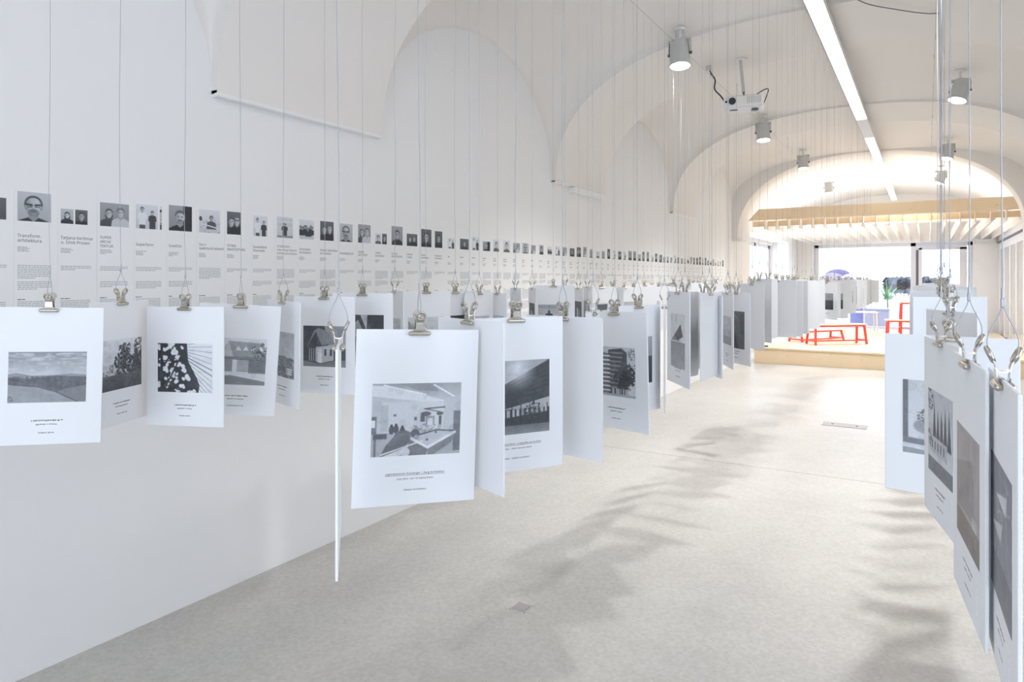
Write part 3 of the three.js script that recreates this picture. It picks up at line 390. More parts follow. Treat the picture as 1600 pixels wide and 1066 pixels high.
function captionMat(lines, seed) {
  return std(0xffffff, 0.65, { map: canvas(400, 132, (x, w, h) => {
    x.fillStyle = 'rgb(239,240,242)'; x.fillRect(0, 0, w, h); x.textAlign = 'center'; const r = rng(seed);
    if (lines) { x.fillStyle = '#23242c'; x.font = '17px sans-serif'; x.fillText(lines[0], w / 2, 22, w - 20); x.fillRect(w / 2 - Math.min(w - 20, x.measureText(lines[0]).width) / 2, 26, Math.min(w - 20, x.measureText(lines[0]).width), 1.4); x.font = '14px sans-serif'; x.fillText(lines[1], w / 2, 52); x.font = '15px sans-serif'; x.fillText(lines[2], w / 2, 116); } else for (const [y, W, a] of [[14, 190, 15], [44, 150, 11], [106, 130, 11]]) { const q = W * (0.8 + 0.4 * r()); for (let X = w / 2 - q / 2; X < w / 2 + q / 2;) { const l = 5 + 9 * r(); rect(x, X, y + 2 * r(), l, a * (0.5 + 0.3 * r()), 90, 0.9); X += l + (r() > 0.8 ? 8 : 2.5); } }
  }) });
}
const capBlank = [1, 2, 3].map((s) => captionMat(null, s));
const capText = { 'billiard room': captionMat(['Jugendzentrum Grünanger | Zang Architektur', 'Graz 2016 – 2017 © Helmut Pierer', 'Viteazin Architekten'], 4), 'dark canopy hall': captionMat(['Neue Nationalgalerie Berlin | Ludwig Mies van der Rohe', 'Berlin 1962 – 1968 © Hermann Kerber', 'KREINER – KERBER Architekten'], 5) };
// ---------------------------------------------------------------- hanging cards, clips and wires
const CW = 0.244, CH = 0.345, CT = 0.004;
const boardGeo = new RoundedBoxGeometry(CW, CH, CT, 1, 0.0008); boardGeo.translate(0, -CH / 2, 0);
const capGeo = new THREE.BoxGeometry(0.135, 0.0446, 0.0004); capGeo.translate(0, -0.3, CT / 2 + 0.0001);
const picGeo = {}; for (const k in PIC) { const [w, h] = PIC[k]; picGeo[k] = new THREE.BoxGeometry(w, h, 0.0005).translate(0, -0.177 - (h - 0.142) * 0.1, CT / 2 + 0.0002); }
// bulldog clip: two jaws with a rolled lip, two ring handles, a spring bridge; the card plane is z = 0, its top edge y = 0
const lip = new THREE.CapsuleGeometry(0.0046, 0.036, 4, 12).rotateZ(Math.PI / 2);
function jawGeo(s) { return merge([lip.clone().translate(0, -0.0075, s * 0.0062), strip([[-0.009, s * 0.0036, 0.044], [-0.0035, s * 0.0052, 0.04], [-0.0015, s * 0.0058, 0.024], [0.002, s * 0.0062, 0.0168], [0.016, s * 0.0072, 0.0152]], 0.0012)]); }
function handleGeo(s) { const t = new THREE.TorusGeometry(0.0082, 0.0027, 8, 24).rotateX(s * 0.42).translate(0, 0.0272, s * 0.0124); return merge([t, strip([[0.013, s * 0.0066, 0.0155], [0.019, s * 0.0085, 0.0165], [0.0225, s * 0.0102, 0.016]], 0.0014)]); }
const jaws = [jawGeo(1), jawGeo(-1)], handles = [handleGeo(1), handleGeo(-1)];
const springGeo = (() => { const st = []; for (let i = 0; i <= 8; i++) { const a = Math.PI * i / 8; st.push([0.013 - Math.sin(a) * 0.005, -Math.cos(a) * 0.0074, 0.012]); } return strip(st, 0.0012); })();
const loopGeo = mergeGeometries([1, -1].map((s) => tube([[0, 0.083, s * 0.0007], [0.0004, 0.075, s * 0.003], [0, 0.058, s * 0.0105], [0, 0.044, s * 0.0148], [0, 0.034, s * 0.0138], [0, 0.029, s * 0.0118]], 0.00075, 14, 6)));
const sleeveGeo = merge([new RoundedBoxGeometry(0.0036, 0.011, 0.0046, 2, 0.0014).translate(0, 0.0865, 0), new THREE.CylinderGeometry(0.0014, 0.0014, 0.012, 8).translate(0.0008, 0.0975, 0.0004)]);
const ROWS = { A: { name: 'wall row', cable: EYE + 2.02 }, B: { name: 'middle row', cable: EYE + 2.075 }, C: { name: 'right-hand row', cable: EYE + 2.03 } };
const count = { A: 0, B: 0, C: 0 }, placed = { A: [], B: [], C: [] }, proto = {};
const wireR = rng(77);
function hang(row, x, z, yaw, top, roll, pic, full = true) {
  const n = ++count[row], R = ROWS[row], where = ord(n) + ' from the camera along the ' + R.name, y = EYE + top;
  if (crosses(row, x, z, yaw)) console.log('cross', row, n);
  placed[row].push([x, z, yaw]);
  const psi = THREE.MathUtils.degToRad(yaw), rl = -THREE.MathUtils.degToRad(roll);
  // card
  const key = pic || 'blank';
  let c;
  if (proto[key]) { c = proto[key].clone(); c.name = numbered('hanging_card'); scene.add(c); } else {
    c = thing('hanging_card', '', 'card'); mesh('board', boardGeo, M.board, c);
    if (pic) { mesh('photo_print', picGeo[pic], picMat[pic], c); mesh('caption', capGeo, capText[pic] || capBlank[Object.keys(proto).length % 3], c); }
    proto[key] = c;
  }
  c.position.set(x, y, z); c.rotation.set(0, psi, rl, 'YXZ');
  const facing = Math.sin(psi) * -x + Math.cos(psi) * -z > 0;   // which side the camera meets
  tag(c, `${ord(n)} card from the camera along the ${R.name}, ${pic && facing ? 'showing a ' + pic : 'its plain white ' + (pic ? 'back' : 'edge') + ' turned this way'}`, 'card', 'white cards of the ' + R.name);
  // clip
  let k;
  if (proto.clip) { k = proto.clip.clone(); k.name = numbered('bulldog_clip'); scene.add(k); } else {
    k = thing('bulldog_clip', '', 'clip'); for (const g of jaws) mesh('jaw', g, M.steel, k); for (const g of handles) mesh('handle', g, M.steel, k); mesh('spring', springGeo, M.brightSteel, k); proto.clip = k;
  }
  const slip = (wireR() - 0.5) * 0.14; k.position.set(x, y, z); k.rotation.set(0, psi + slip * 0.3, rl * 0.5 + slip * 0.3, 'YXZ');
  tag(k, `steel bulldog clip gripping the card ${where}`, 'clip', 'bulldog clips of the ' + R.name);
  // wire
  const w = thing('hanging_wire', `thin steel wire holding the card ${where}`, 'wire', [x, y, z], psi, 'steel wires of the ' + R.name);
  const len = R.cable - y, b = () => (wireR() - 0.5) * 0.006, pts = [[0.0008, 0.1, 0], [b() * 0.7, 0.25, b() * 0.7]]; for (let i = 1; i <= 6; i++) { const f = 0.25 + (len - 0.25) * i / 6; pts.push(i === 6 ? [0, len, 0] : [b(), f, b()]); }
  mesh('strand', tube(pts, 0.00075, 20, 5), M.wire, w); mesh('sleeve', sleeveGeo, M.sleeve, w); mesh('loop', loopGeo, M.wire, w);
}
function crosses(row, x, z, yaw) {
  const e = (q) => { const a = THREE.MathUtils.degToRad(q[2]), dx = Math.cos(a) * CW / 2, dz = -Math.sin(a) * CW / 2; return [q[0] - dx, q[1] - dz, q[0] + dx, q[1] + dz]; };
  const A = e([x, z, yaw]), side = (px, pz, L) => (L[2] - L[0]) * (pz - L[1]) - (L[3] - L[1]) * (px - L[0]);
  return placed[row].slice(-4).some((q) => { const B = e(q); return side(B[0], B[1], A) * side(B[2], B[3], A) < 0 && side(A[0], A[1], B) * side(A[2], A[3], B) < 0; });
}
const NEAR = {
  A: [[-1.89, -0.867, 47, -0.07, 1.3, 'hill landscape'], [-1.945, -1.075, 115, -0.061, 0, 'dark trees'], [-1.83, -1.196, 22, -0.078, 0, 'lattice silhouette'], [-1.83, -1.383, 40, -0.078, 3.5, 'gabled houses'], [-1.83, -1.548, -15, -0.071, 1.5, 'rocky shore'], [-1.83, -1.73, 14, -0.06, 0, 'thatched cottage'], [-1.83, -1.921, 20, -0.051, 0, 'forest roof'], [-1.83, -2.105, -33, -0.044, 0, 'pale misty field'], [-1.83, -2.304, 68, -0.049, 0, 'sweeping white roof'], [-1.842, -2.532, 79, -0.053, 0, 'dark storm sky'], [-1.812, -2.684, 91, -0.061, 0, 'pale misty field'], [-1.83, -2.875, -36, -0.067, 0, 'bridge over water'], [-1.83, -3.05, -46, -0.043, 0, 'white tower'], [-1.83, -3.226, -51, -0.045, 0, 'dark interior'], [-1.83, -3.469, 28, -0.033, 0, 'hanging lamp by the sea'], [-1.83, -3.618, 96, -0.034, 0, 'bridge over water'], [-1.83, -3.8, -51, -0.051, 0, 'dark interior'], [-1.83, -3.93, -50, -0.044, 0, 'white tower'], [-1.83, -4.143, 55, -0.046, 0, 'dark green chair'], [-1.83, -4.333, -29, -0.052, 0, 'dark storm sky'], [-1.83, -4.531, 58, -0.054, 0, 'rocky shore'], [-1.83, -4.721, 64, -0.051, 0, 'white tower']],
  B: [[-0.838, -0.823, 134.2, -0.106, 0.4, null], [-0.86, -1.062, 50, -0.099, 1.7, 'billiard room'], [-0.825, -1.185, -21, -0.084, 0, null], [-0.79, -1.315, 57, -0.085, 0, 'dark canopy hall'], [-0.78, -1.53, 168, -0.092, 0, 'dark storm sky'], [-0.775, -1.70, 106, -0.087, 0, 'dark interior'], [-0.79, -1.888, -20, -0.095, -1.5, 'stepped tower block'], [-0.79, -2.072, 74, -0.082, 0, 'bare horizon'], [-0.765, -2.263, -72, -0.088, 0, 'white tower'], [-0.79, -2.492, -53, -0.045, 0, 'mountain peak'], [-0.825, -2.69, 262, -0.049, 0, 'rocky shore'], [-0.748, -2.765, 269, -0.052, 0, 'bare horizon'], [-0.79, -2.958, -55, -0.066, 0, 'misty lake'], [-0.87, -3.10, 262, -0.057, 0, 'white tower'], [-0.79, -3.226, -64, -0.059, 0, 'pale misty field'], [-0.79, -3.395, -46, -0.062, 0, 'dark dome'], [-0.87, -3.58, 262, -0.057, 0, 'rocky shore'], [-0.79, -3.753, 130, -0.02, 0, 'dark interior'], [-0.79, -3.931, 132, 0.004, 0, 'white tower'], [-0.79, -4.17, 255, 0.004, 0, 'bare horizon']],
  C: [[0.074, -0.954, -88, -0.113, 0, 'blurred concert crowd'], [0.05, -1.131, -84, -0.111, 0, 'faded brown house'], [0.023, -1.506, -78, -0.115, 0, 'church behind firs'], [0.04, -1.72, -10, -0.12, 0, 'plant pot on a windowsill'], [0.05, -1.989, -66, -0.077, 0, 'bare horizon'], [0.065, -2.671, 211, -0.057, 0, 'dark interior']],
};
const FARPICS = ['dark interior', 'white tower', 'bridge over water', 'bare horizon', 'dark storm sky', 'pale misty field', 'misty lake'];
for (const row of 'ABC') {
  const r = rng({ A: 5, B: 9, C: 3 }[row]);
  for (const [x, z, yaw, top, roll, pic] of NEAR[row]) hang(row, x, z, yaw, top, roll, pic);
  const [x0, z0, z1] = { A: [-1.83, -4.92, -8.3], B: [-0.79, -4.37, -12.9], C: [0.06, -2.88, -5.6] }[row];
  for (let z = z0; z > z1; z -= 0.18 + 0.02 * r()) {
    let yaw = 0, x = 0; for (let i = 0; i < 60; i++) { yaw = row === 'C' ? 31 + (r() - 0.5) * 50 : 31 + (r() - 0.5) * 150; x = x0 + (r() - 0.5) * 0.03; if (!crosses(row, x, z, yaw)) break; }
    if (r() < 0.5 || row === 'C') yaw += 180;
    hang(row, x, z, yaw, -0.045 + (r() - 0.5) * 0.04 + (row === 'B' ? 0.03 : 0), 0, FARPICS[Math.floor(r() * FARPICS.length)]);
  }
  const cx = { A: -1.83, B: -0.79, C: 0.06 }[row], cb = mesh('suspension_cable', tube([[cx, ROWS[row].cable, 2.6], [cx, ROWS[row].cable, -4], [cx, ROWS[row].cable, -9], [cx, ROWS[row].cable, -13.0]], 0.0018, 40, 6), M.wire);
  tag(cb, 'taut steel cable under the vault carrying the wires of the ' + ROWS[row].name, 'cable');
  for (let k = 0, z = 2.0; z > -13; z -= 1.1, k++) { const e = mesh('cable_hook', tube([[cx, ROWS[row].cable - 0.002, z], [cx + 0.004, (ROWS[row].cable + vaultY(cx, z)) / 2, z], [cx, vaultY(cx, z) + 0.004, z]], 0.0022, 6, 6), M.wire); tag(e, `small ceiling hook, ${ord(k + 1)} from the camera end, for the cable of the ${ROWS[row].name}`, 'hook', 'ceiling hooks of the ' + ROWS[row].name); }
}
// ---------------------------------------------------------------- wall posters with portraits
{
  const SW = 0.159, SHT = 0.84, TOP = EYE + 0.368;   // sheet size, top edge
  const hand = [
    [[[0.012, 0.12, 0.085, 'one dark']], [], 'dark portrait at the near end'],
    [[[0.012, 0.122, 0.118, 'glasses']], ['Transform', 'arhitektura'], 'large portrait of a bearded man in glasses'],
    [[[0.012, 0.05, 0.062, 'woman'], [0.069, 0.05, 0.062, 'one dark']], ['Tatjana Kerômar', 'u. Iztok Prosen'], 'two small separate portraits, a woman and a man'],
    [[[0.012, 0.127, 0.104, 'pair grey']], ['SUPER', 'ARCHI', 'TEKTUR'], 'grey photo of two people facing each other'],
    [[[0.012, 0.105, 0.112, 'stand light'], [0.126, 0.01, 0.112, 'one light']], ['Superform'], 'pale photo of two men before a white wall'],
    [[[0.012, 0.12, 0.122, 'beard']], ['SuedOst'], 'portrait of a smiling bearded man against black'],
    [[[0.012, 0.118, 0.116, 'scene']], ['tsu.n', 'spækstund.network'], 'bright photo of a person reaching across a table'],
    [[[0.012, 0.085, 0.118, 'pair dark']], ['STYRIA', 'ARHITEKTURA'], 'dark photo of two men side by side'],
    [[[0.016, 0.09, 0.11, 'stand light']], ['StudioRitter', 'Strerowitz'], 'cut-out photo of two people with folded arms'],
    [[[0.012, 0.112, 0.118, 'common']], ['STUDIODSP –', 'Urban Design Research', 'Architecture Institute'], 'photo of a couple below large pale lettering'],
    [[[0.012, 0.11, 0.112, 'crowd']], ['Strohecker', 'Architekten'], 'photo of a crowd of people in black'],
    [[[0.012, 0.108, 0.115, 'pair dark']], ['Stoiser Wallmüller', 'Architekten'], 'photo of two men in black pullovers'],
    [[[0.012, 0.11, 0.112, 'glasses']], ['SPANNBERGER'], 'dark portrait of a grey man in glasses'],
    [[[0.012, 0.115, 0.118, 'pair grey']], ['SIGRID', 'ARCHITEKT'], 'photo of a woman beside an older man'],
    [[[0.012, 0.055, 0.07, 'one light'], [0.078, 0.045, 0.07, 'one dark']], ['LUNGL', 'Architektur'], 'two small portraits set a gap apart'],
    [[[0.012, 0.115, 0.128, 'one grey']], ['SCHULZ', 'ARCHITEKTUR'], 'tall portrait of a dark-haired man in white'],
    [[[0.012, 0.115, 0.085, 'pair dark']], ['Arbeiter', 'Ludwig'], 'low dark photo of several faces'],
    [[[0.012, 0.118, 0.128, 'one dark']], ['Simon', 'Architektur'], 'tall dark portrait before shelves'],
    [[[0.012, 0.09, 0.122, 'one dark']], ['Nussbaum', 'Architektur'], 'narrow portrait of a person in a black jacket'],
  ];
  const kinds = ['one dark', 'pair dark', 'one grey', 'pair grey', 'glasses', 'stand light', 'crowd', 'one light', 'woman', 'beard'];
  const r = rng(12), list = hand.slice();
  while (list.length < 71) { const w = 0.075 + 0.045 * r(), h = 0.075 + 0.05 * r(); list.push([[[0.012, w, h, kinds[Math.floor(r() * 10)]]], null, null]); }
  function person(x, X, Y, s, skin, hair, coat, o = {}) {   // head centre X,Y, head half-height s
    const shape = (k, up, dn) => { x.beginPath(); x.moveTo(X - s * k, Y - s * 0.1); x.bezierCurveTo(X - s * k, Y - s * up * 1.28, X + s * k, Y - s * up * 1.28, X + s * k, Y - s * 0.1); x.bezierCurveTo(X + s * k * 0.98, Y + s * 0.5, X + s * k * 0.55, Y + s * dn, X, Y + s * dn); x.bezierCurveTo(X - s * k * 0.55, Y + s * dn, X - s * k * 0.98, Y + s * 0.5, X - s * k, Y - s * 0.1); x.fill(); };
    poly(x, [[X - s * 2.0, Y + s * 4], [X - s * 1.75, Y + s * 1.75], [X - s * 1.3, Y + s * 1.45], [X - s * 0.42, Y + s * 1.1], [X + s * 0.42, Y + s * 1.1], [X + s * 1.3, Y + s * 1.45], [X + s * 1.75, Y + s * 1.75], [X + s * 2.0, Y + s * 4]], coat);
    poly(x, [[X - s * 0.4, Y + s * 0.5], [X + s * 0.4, Y + s * 0.5], [X + s * 0.42, Y + s * 1.15], [X, Y + s * 1.5], [X - s * 0.42, Y + s * 1.15]], skin - 45); if (coat > 50) line(x, [[X - s * 0.5, Y + s * 1.15], [X, Y + s * 1.6], [X + s * 0.5, Y + s * 1.15]], coat - 30, s * 0.1);
    x.fillStyle = gr(hair); shape(0.8, 1.0, o.long ? 1.7 : 0.5); if (o.long) disc(x, X, Y + s * 0.6, s * 0.86, s * 0.9, hair);
    const g = x.createLinearGradient(X - s * 0.7, 0, X + s * 0.7, 0); g.addColorStop(0, gr(skin - 58)); g.addColorStop(0.35, gr(skin - 8)); g.addColorStop(0.75, gr(skin + 14)); g.addColorStop(1, gr(skin - 30)); x.fillStyle = g; x.save(); x.translate(0, s * 0.08); shape(0.66, o.bald ? 0.86 : 0.66, 0.98); x.restore();
    for (const e of [-1, 1]) { disc(x, X + e * s * 0.69, Y + s * 0.08, s * 0.09, s * 0.18, skin - 40); disc(x, X + e * s * 0.27, Y - s * 0.02, s * 0.2, s * 0.11, skin - 55, 0.55); disc(x, X + e * s * 0.27, Y, s * 0.09, s * 0.05, 26); line(x, [[X + e * s * 0.42, Y - s * 0.13], [X + e * s * 0.14, Y - s * 0.15]], hair + 16, s * 0.07, 0.8); }
    poly(x, [[X - s * 0.02, Y], [X - s * 0.14, Y + s * 0.36], [X + s * 0.1, Y + s * 0.38]], skin - 34, 0.6);
    if (o.beard) { disc(x, X, Y + s * 0.66, s * 0.5, s * 0.38, hair + 26, 0.8); disc(x, X, Y + s * 0.46, s * 0.34, s * 0.1, hair + 14, 0.8); disc(x, X + s * 0.02, Y + s * 0.76, s * 0.16, s * 0.16, skin - 40, 0.6); }
    line(x, [[X - s * 0.2, Y + s * 0.58], [X, Y + s * 0.61], [X + s * 0.2, Y + s * 0.57]], skin - 90, s * 0.06);
    if (o.glasses) for (const e of [-1, 1]) { line(x, [[X + e * s * 0.08, Y - s * 0.1], [X + e * s * 0.56, Y - s * 0.14], [X + e * s * 0.72, Y - s * 0.1]], 12, s * 0.1); line(x, [[X + e * s * 0.54, Y - s * 0.12], [X + e * s * 0.48, Y + s * 0.12], [X + e * s * 0.16, Y + s * 0.13], [X + e * s * 0.08, Y - s * 0.08]], 30, s * 0.045); }
  }
  function photo(x, X, Y, W, H, kind, r) {
    x.save(); x.beginPath(); x.rect(X, Y, W, H); x.clip(); const light = /light|scene|common|crowd/.test(kind), bg = light ? 206 : kind === 'glasses' || kind === 'woman' ? 176 : /grey|beard/.test(kind) ? 140 : 78; ramp(x, X, Y, W, H, bg + 10, bg - 14);
    const p = (u, v, s, ...a) => person(x, X + W * u, Y + H * v, H * s, ...a), q = r();
    if (kind === 'glasses') p(0.47, 0.47, 0.36, 178, 74, 34, { beard: 1, glasses: 1, bald: 1 });
    else if (kind === 'woman') p(0.5, 0.42, 0.22, 196, 36, 36, { long: 1 });
    else if (kind === 'beard') { rect(x, X + W * 0.62, Y, W * 0.38, H, 26); p(0.48, 0.45, 0.28, 186, 84, 28, { beard: 1 }); } else if (kind === 'scene') { for (let i = 0; i < 30; i++) rect(x, X + W * r(), Y + H * (0.4 + 0.6 * r()), W * 0.1, H * 0.06, 120 + 100 * r(), 0.7); p(0.58, 0.36, 0.12, 150, 50, 66); line(x, [[X + W * 0.1, Y + H * 0.62], [X + W * 0.95, Y + H * 0.8]], 220, H * 0.05); disc(x, X + W * 0.07, Y + H * 0.4, W * 0.07, H * 0.1, 60); } else if (kind === 'common') { x.fillStyle = gr(168); x.font = `${H * 0.2}px serif`; x.fillText('COMMON', X + 2, Y + H * 0.2, W - 4); x.fillText('GROUND', X + 2, Y + H * 0.44, W - 4); p(0.42, 0.36, 0.07, 150, 40, 40); p(0.54, 0.38, 0.065, 160, 50, 50); rect(x, X + W * 0.34, Y + H * 0.52, W * 0.28, H * 0.42, 46); rect(x, X, Y + H * 0.9, W, H * 0.1, 130); } else if (kind === 'crowd') for (let i = 0; i < 9; i++) p(0.08 + 0.1 * i, 0.34 + 0.2 * r(), 0.09, 150, 50, 36); else if (/stand/.test(kind)) { p(0.28, 0.2, 0.1, 170, 60, light ? 224 : 60); rect(x, X + W * 0.13, Y + H * 0.45, W * 0.3, H * 0.4, 222); rect(x, X + W * 0.16, Y + H * 0.84, W * 0.26, H * 0.16, 70); p(0.74, 0.32, 0.09, 170, 50, 44); rect(x, X + W * 0.6, Y + H * 0.56, W * 0.28, H * 0.44, 46); } else if (/pair/.test(kind)) { p(0.3, 0.44, 0.2, 176, 70, /dark/.test(kind) ? 40 : 60, { long: /grey/.test(kind) }); p(0.7, 0.38, 0.21, 180, 90, /dark/.test(kind) ? 30 : 190, { glasses: q > 0.5 }); } else p(0.5, 0.42, 0.22 + 0.06 * q, light ? 190 : 158, 50, light ? 80 : 30);
    x.restore();
  }
  function greek(x, X, Y, W, n, dy, th, r, v, jag) { for (let i = 0; i < n; i++) { const L = i === n - 1 ? W * (0.3 + 0.5 * r()) : W * (jag ? 0.55 + 0.45 * r() : 1); for (let q = 0; q < L;) { const l = Math.min(L - q, th * (1.5 + 4 * r())); rect(x, X + q, Y + i * dy, l, th, v, 0.85); q += l + th * 0.7; } } }
  function cell(x, ox, oy, S, i) {   // S pixels per metre
    const q = rng(500 + i), [photos, names] = list[i]; x.fillStyle = 'rgb(239,239,238)'; x.fillRect(ox, oy, SW * S, SHT * S);
    const Y = (m) => oy + m * S, X = (m) => ox + m * S;
    for (const [px, pw, ph, kind] of photos) { const W = Math.round(pw * S), H = Math.round(ph * S), big = document.createElement('canvas'), lo = document.createElement('canvas'); big.width = W; big.height = H; lo.width = Math.round(W * 0.55); lo.height = Math.round(H * 0.55); photo(big.getContext('2d'), 0, 0, W, H, kind, q); lo.getContext('2d').drawImage(big, 0, 0, lo.width, lo.height); x.drawImage(lo, X(px), Y(0.132 - ph), pw * S, ph * S); }
    if (names) { x.fillStyle = 'rgb(84,86,92)'; const fs = names.length > 2 ? 0.0165 : 0.0175; x.font = `${fs * S}px sans-serif`; names.forEach((t, k) => x.fillText(t, X(0.012), Y(0.198 + k * 0.019 - (names.length > 2 ? 0.01 : 0) + (names.length < 2 ? 0.014 : 0)), 0.14 * S)); } else greek(x, X(0.012), Y(0.19), 0.07 * S, 1 + (q() > 0.5), 0.018 * S, 0.009 * S, q, 150, 1);
    greek(x, X(0.012), Y(0.236), 0.055 * S, 4, 0.0055 * S, 0.0026 * S, q, 130, 1);
    const a = q() > 0.6 ? 8 : 3; greek(x, X(0.012), Y(0.31), 0.122 * S, a, 0.0072 * S, 0.003 * S, q, 142); if (q() > 0.4) greek(x, X(0.012), Y(0.376), 0.122 * S, 3 + Math.floor(q() * 4), 0.0072 * S, 0.003 * S, q, 142);
    greek(x, X(0.012), Y(0.446), 0.05 * S, 1, 1, 0.004 * S, q, 80); greek(x, X(0.012), Y(0.456), 0.118 * S, 12, 0.0072 * S, 0.003 * S, q, 142); greek(x, X(0.012), Y(0.56), 0.118 * S, 10, 0.0072 * S, 0.003 * S, q, 150); greek(x, X(0.012), Y(0.66), 0.118 * S, 14, 0.0072 * S, 0.003 * S, q, 150);
  }
  const sets = [{ from: 0, n: 24, S: 1000, cols: 12 }, { from: 24, n: 47, S: 500, cols: 24 }];
  for (const s of sets) {
    const cw = SW * s.S + 2, ch = SHT * s.S + 2, rowsN = Math.ceil(s.n / s.cols), TW = Math.ceil(cw * s.cols), TH = Math.ceil(ch * rowsN);
    const mat = std(0xffffff, 0.75, { map: canvas(TW, TH, (x) => { for (let k = 0; k < s.n; k++) cell(x, (k % s.cols) * cw, Math.floor(k / s.cols) * ch, s.S, s.from + k); }) });
    for (let k = 0; k < s.n; k++) {
      const i = s.from + k, z = -1.31 + 0.159 + 0.018 - 0.159 * i, what = list[i][2] || ['narrow portrait photo', 'grey portrait photo', 'dark portrait photo'][i % 3];
      const t = thing('wall_poster', `${ord(i + 1)} wall poster from the camera end, ${what}`, 'poster', [WALL, TOP, z - SW / 2], Math.PI / 2, 'portrait posters along the wall');
      const face = (x0, y0, x1, y1, d, uvd) => { const g = new THREE.BoxGeometry(x1 - x0, y1 - y0, d).translate((x0 + x1) / 2, -(y0 + y1) / 2, d / 2 + uvd), p = g.attributes.position, u = g.attributes.uv, cx = (k % s.cols) * cw, cy = Math.floor(k / s.cols) * ch; for (let v = 0; v < p.count; v++) u.setXY(v, (cx + (p.getX(v) + SW / 2) * s.S) / TW, 1 - (cy + -p.getY(v) * s.S) / TH); return g; };
      mesh('sheet', face(-SW / 2 + 0.0005, 0.001, SW / 2 - 0.0005, SHT - 0.001, 0.001, 0.0002), mat, t);
      for (const [px, pw, ph] of list[i][0]) mesh('portrait_print', face(-SW / 2 + px, 0.132 - ph, -SW / 2 + px + pw, 0.132, 0.0006, 0.0012), mat, t);
    }
  }
}
// ---------------------------------------------------------------- furniture on the stage
function bench(name, label, cat, x, z, turn, L, Wd, H, topMat, group, y = 0.306) {
  const t = thing(name, label, cat, [x, y, z], turn, group), s = 0.035;
  mesh('seat', new RoundedBoxGeometry(L + 0.06, 0.022, Wd * 0.98, 2, 0.006).translate(0, H - 0.011, 0), topMat, t);
  const low = H * 0.2, tw = Wd * 0.36, bw = Wd / 2;
  for (const e of [-1, 1]) {
    for (const f of [-1, 1]) mesh('leg', bar([e * L * 0.5, 0, f * bw], [e * L * 0.475, H - 0.02, f * tw], 0.042, 0.032), M.red, t);
    mesh('end_rail', bar([e * L * 0.495, low, -bw * 0.94], [e * L * 0.495, low, bw * 0.94], 0.026, 0.03), M.red, t);
    mesh('top_rail', bar([e * L * 0.476, H - 0.04, -tw], [e * L * 0.476, H - 0.04, tw], 0.03, 0.03), M.red, t);
  }
  for (const f of [-1, 1]) { mesh('side_rail', bar([-L * 0.48, H - 0.038, f * tw], [L * 0.48, H - 0.038, f * tw], 0.026, 0.03), M.red, t); }
  mesh('stretcher', bar([-L * 0.495, low, bw * 0.9], [L * 0.495, low, bw * 0.9], 0.026, 0.026), M.red, t);
  return t;
}
const topWood = std(rgb(0.85, 0.68, 0.48), 0.5, {});
bench('bench', 'red-framed bench with a pale wooden seat standing alone near the platform edge', 'bench', -1.55, -15.1, 0.733, 1.14, 0.3, 0.405, topWood, 'red benches on the stage');
bench('bench', 'low red bench behind the lone bench, close to the hanging cards', 'bench', -2.0, -15.75, 1.0, 1.25, 0.34, 0.24, M.slat, 'red benches on the stage');
bench('bench', 'red bench beside the tall red table, partly behind the wire bundle cards', 'bench', -0.28, -17.15, 0.15, 0.95, 0.3, 0.42, topWood, 'red benches on the stage');
bench('tall_table', 'tall red-framed table with a wooden top before the window', 'table', -0.05, -18.9, 0.1, 1.0, 0.5, 0.76, topWood);
{
  const w = thing('white_table', 'low white table behind the lone red bench', 'table', [-1.45, 0.306, -19.2], 0.2);
  mesh('table_top', new RoundedBoxGeometry(0.8, 0.03, 0.5, 2, 0.008).translate(0, 0.48, 0), M.white, w);
  for (const a of [-1, 1]) for (const b of [-1, 1]) mesh('leg', bar([a * 0.37, 0, b * 0.22], [a * 0.36, 0.47, b * 0.21], 0.03, 0.03), M.white, w);
  const a = thing('wall_box', 'small white ventilation box high on the back wall beside the door', 'ventilation box', [1.24, EYE + 0.93, BZ + 0.06]);
  mesh('casing', new RoundedBoxGeometry(0.4, 0.13, 0.12, 2, 0.015), M.white, a); for (let i = 0; i < 3; i++) mesh('slot', new THREE.BoxGeometry(0.34, 0.006, 0.004).translate(0, -0.03 + i * 0.018, 0.0605), M.lampBody, a);
  const p = thing('marker_pen', 'dark marker pen lying on the platform corner', 'pen', [-2.68, 0.3, -13.82], 0.3);
  mesh('barrel', new THREE.CylinderGeometry(0.014, 0.014, 0.13, 12).rotateZ(Math.PI / 2).translate(0, 0.014, 0), M.black, p); mesh('cap', new THREE.CylinderGeometry(0.0155, 0.0155, 0.06, 12).rotateZ(Math.PI / 2).translate(-0.09, 0.0155, 0), M.white, p);
}
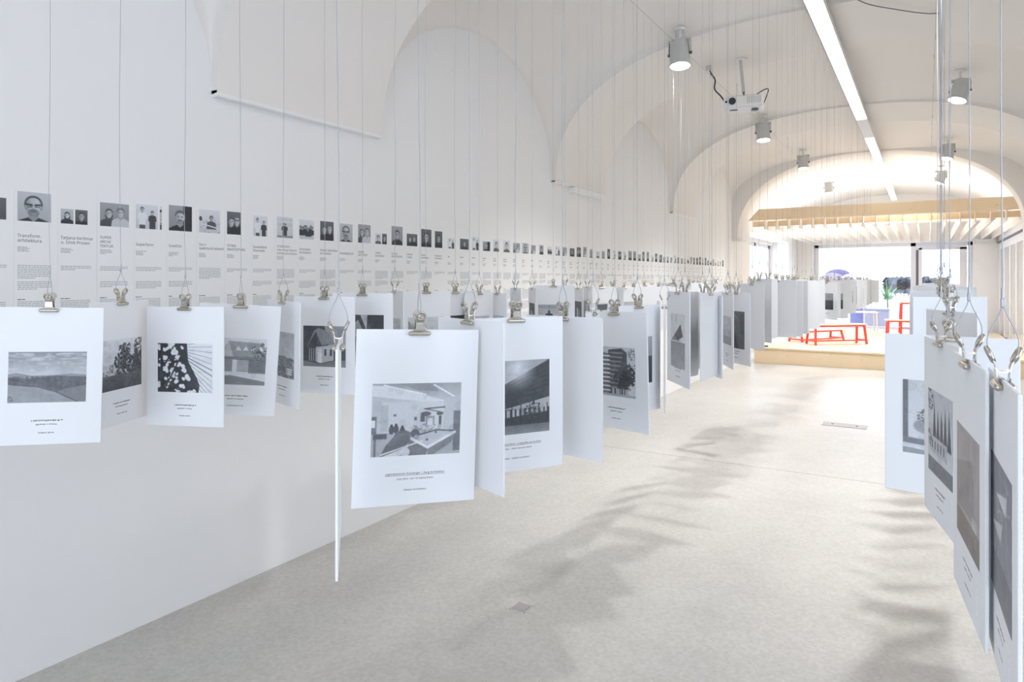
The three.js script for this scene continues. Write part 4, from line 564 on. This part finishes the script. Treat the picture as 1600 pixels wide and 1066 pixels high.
// ---------------------------------------------------------------- garden beyond the window
struct('terrace', bx(-16, -0.1, BZ - 0.31, 14, 0.28, -48), M.terrace);
{
  const r = rng(31);
  const pw = thing('planter_wall', 'low white planter wall under the dark hedge outside', 'wall'); mesh('wall_block', bx(-1.25, 0.28, -26.2, 0.6, 1.02, -27.0, 0.01), M.plaster, pw); mesh('post', bx(-1.5, 0.28, -26.25, -1.36, 1.7, -26.4, 0.01), M.white, pw);
  const lf = []; for (let i = 0; i < 900; i++) { const g = new THREE.PlaneGeometry(0.24, 0.13); g.rotateX(r() * 6); g.rotateY(r() * 6); g.rotateZ(r() * 6); g.translate(-1.2 + 1.75 * r(), 1.2 + 0.42 * r(), -26.3 - 0.6 * r()); lf.push(g); }
  const h = thing('hedge', 'dark hedge on the planter wall seen through the window', 'hedge'); mesh('foliage', merge(lf), M.hedge, h); mesh('branches', merge([...Array(14)].map((_, i) => bar([-1.15 + i * 0.125, 1.03, -26.5], [-1.15 + i * 0.125 + 0.1 * (r() - 0.5), 1.6, -26.6], 0.03, 0.03))), M.hedge, h);
  const pl = thing('palm_plant', 'spiky green palm in a pot outside the window', 'plant', [-1.02, 0.28, -23.6]);
  mesh('pot', new THREE.LatheGeometry([[0, 0], [0.14, 0], [0.18, 0.34], [0.2, 0.36], [0.17, 0.36], [0.16, 0.33], [0, 0.33]].map((q) => new THREE.Vector2(...q)), 20), M.lampBody, pl);
  mesh('stem', tube([[0, 0.3, 0], [0.01, 0.5, 0], [0, 0.7, 0]], 0.025, 6), M.leaf, pl);
  for (let i = 0; i < 26; i++) { const a = i * 2.4, e = 0.25 + 1.1 * r(), L = 0.38 + 0.15 * r(), st = []; for (let k = 0; k <= 5; k++) { const f = k / 5; st.push([0.7 + Math.sin(e) * L * 1.5 * f - 0.12 * f * f, Math.cos(e) * L * 1.5 * f, 0.075 * (1 - f * 0.85)]); } const g = strip(st, 0.004); g.rotateY(a); mesh('leaf', g, M.leaf, pl); }
  function parasol(x, y, z, R, tilt, m, label) {
    const t = thing('parasol', label, 'parasol', [x, 0.28, z]), pr = []; for (let i = 0; i <= 8; i++) { const a = (i / 8) * Math.PI / 2; pr.push(new THREE.Vector2(R * Math.sin(a), R * 0.62 * Math.cos(a))); }
    for (let i = 7; i >= 0; i--) { const a = (i / 8) * Math.PI / 2; pr.push(new THREE.Vector2(R * 0.985 * Math.sin(a), R * 0.6 * Math.cos(a) - 0.004)); }
    const g = new THREE.LatheGeometry(pr, 24); g.rotateX(tilt); g.translate(0, y - 0.28, 0); mesh('canopy', g, m, t); mesh('pole', bar([0, 0, 0], [0, y - 0.28 + R * 0.5, 0], 0.035, 0.035), M.purple, t); mesh('base', new THREE.CylinderGeometry(0.25, 0.28, 0.08, 20).translate(0, 0.04, 0), M.lampBody, t);
  }
  parasol(-3.5, 1.5, -32.2, 0.55, 0.5, M.pink, 'pale pink parasol outside the window beyond the cards'); parasol(-3.5, 1.72, -34.6, 0.58, 0.2, M.purple, 'dark violet parasol behind the pale pink one'); parasol(-2.55, 1.55, -30.4, 0.45, 0.3, M.lavender, 'blue parasol next to the pink one outside');
  const b1 = thing('storage_box', 'deep blue storage box on the terrace', 'storage box', [-1.75, 0.28, -22.4]); mesh('body', new RoundedBoxGeometry(0.34, 0.5, 0.5, 2, 0.03).translate(0, 0.25, 0), M.blue, b1); mesh('lid', new RoundedBoxGeometry(0.37, 0.07, 0.53, 2, 0.02).translate(0, 0.53, 0), M.blue, b1);
  const b2 = thing('storage_box', 'pale lavender storage box on the terrace near the palm', 'storage box', [-1.2, 0.28, -21.9]); mesh('body', new RoundedBoxGeometry(0.62, 0.46, 0.5, 2, 0.03).translate(0, 0.23, 0), M.lavender, b2); mesh('lid', new RoundedBoxGeometry(0.65, 0.06, 0.53, 2, 0.02).translate(0, 0.48, 0), M.lavender, b2);
}
renderer.render(scene, camera);
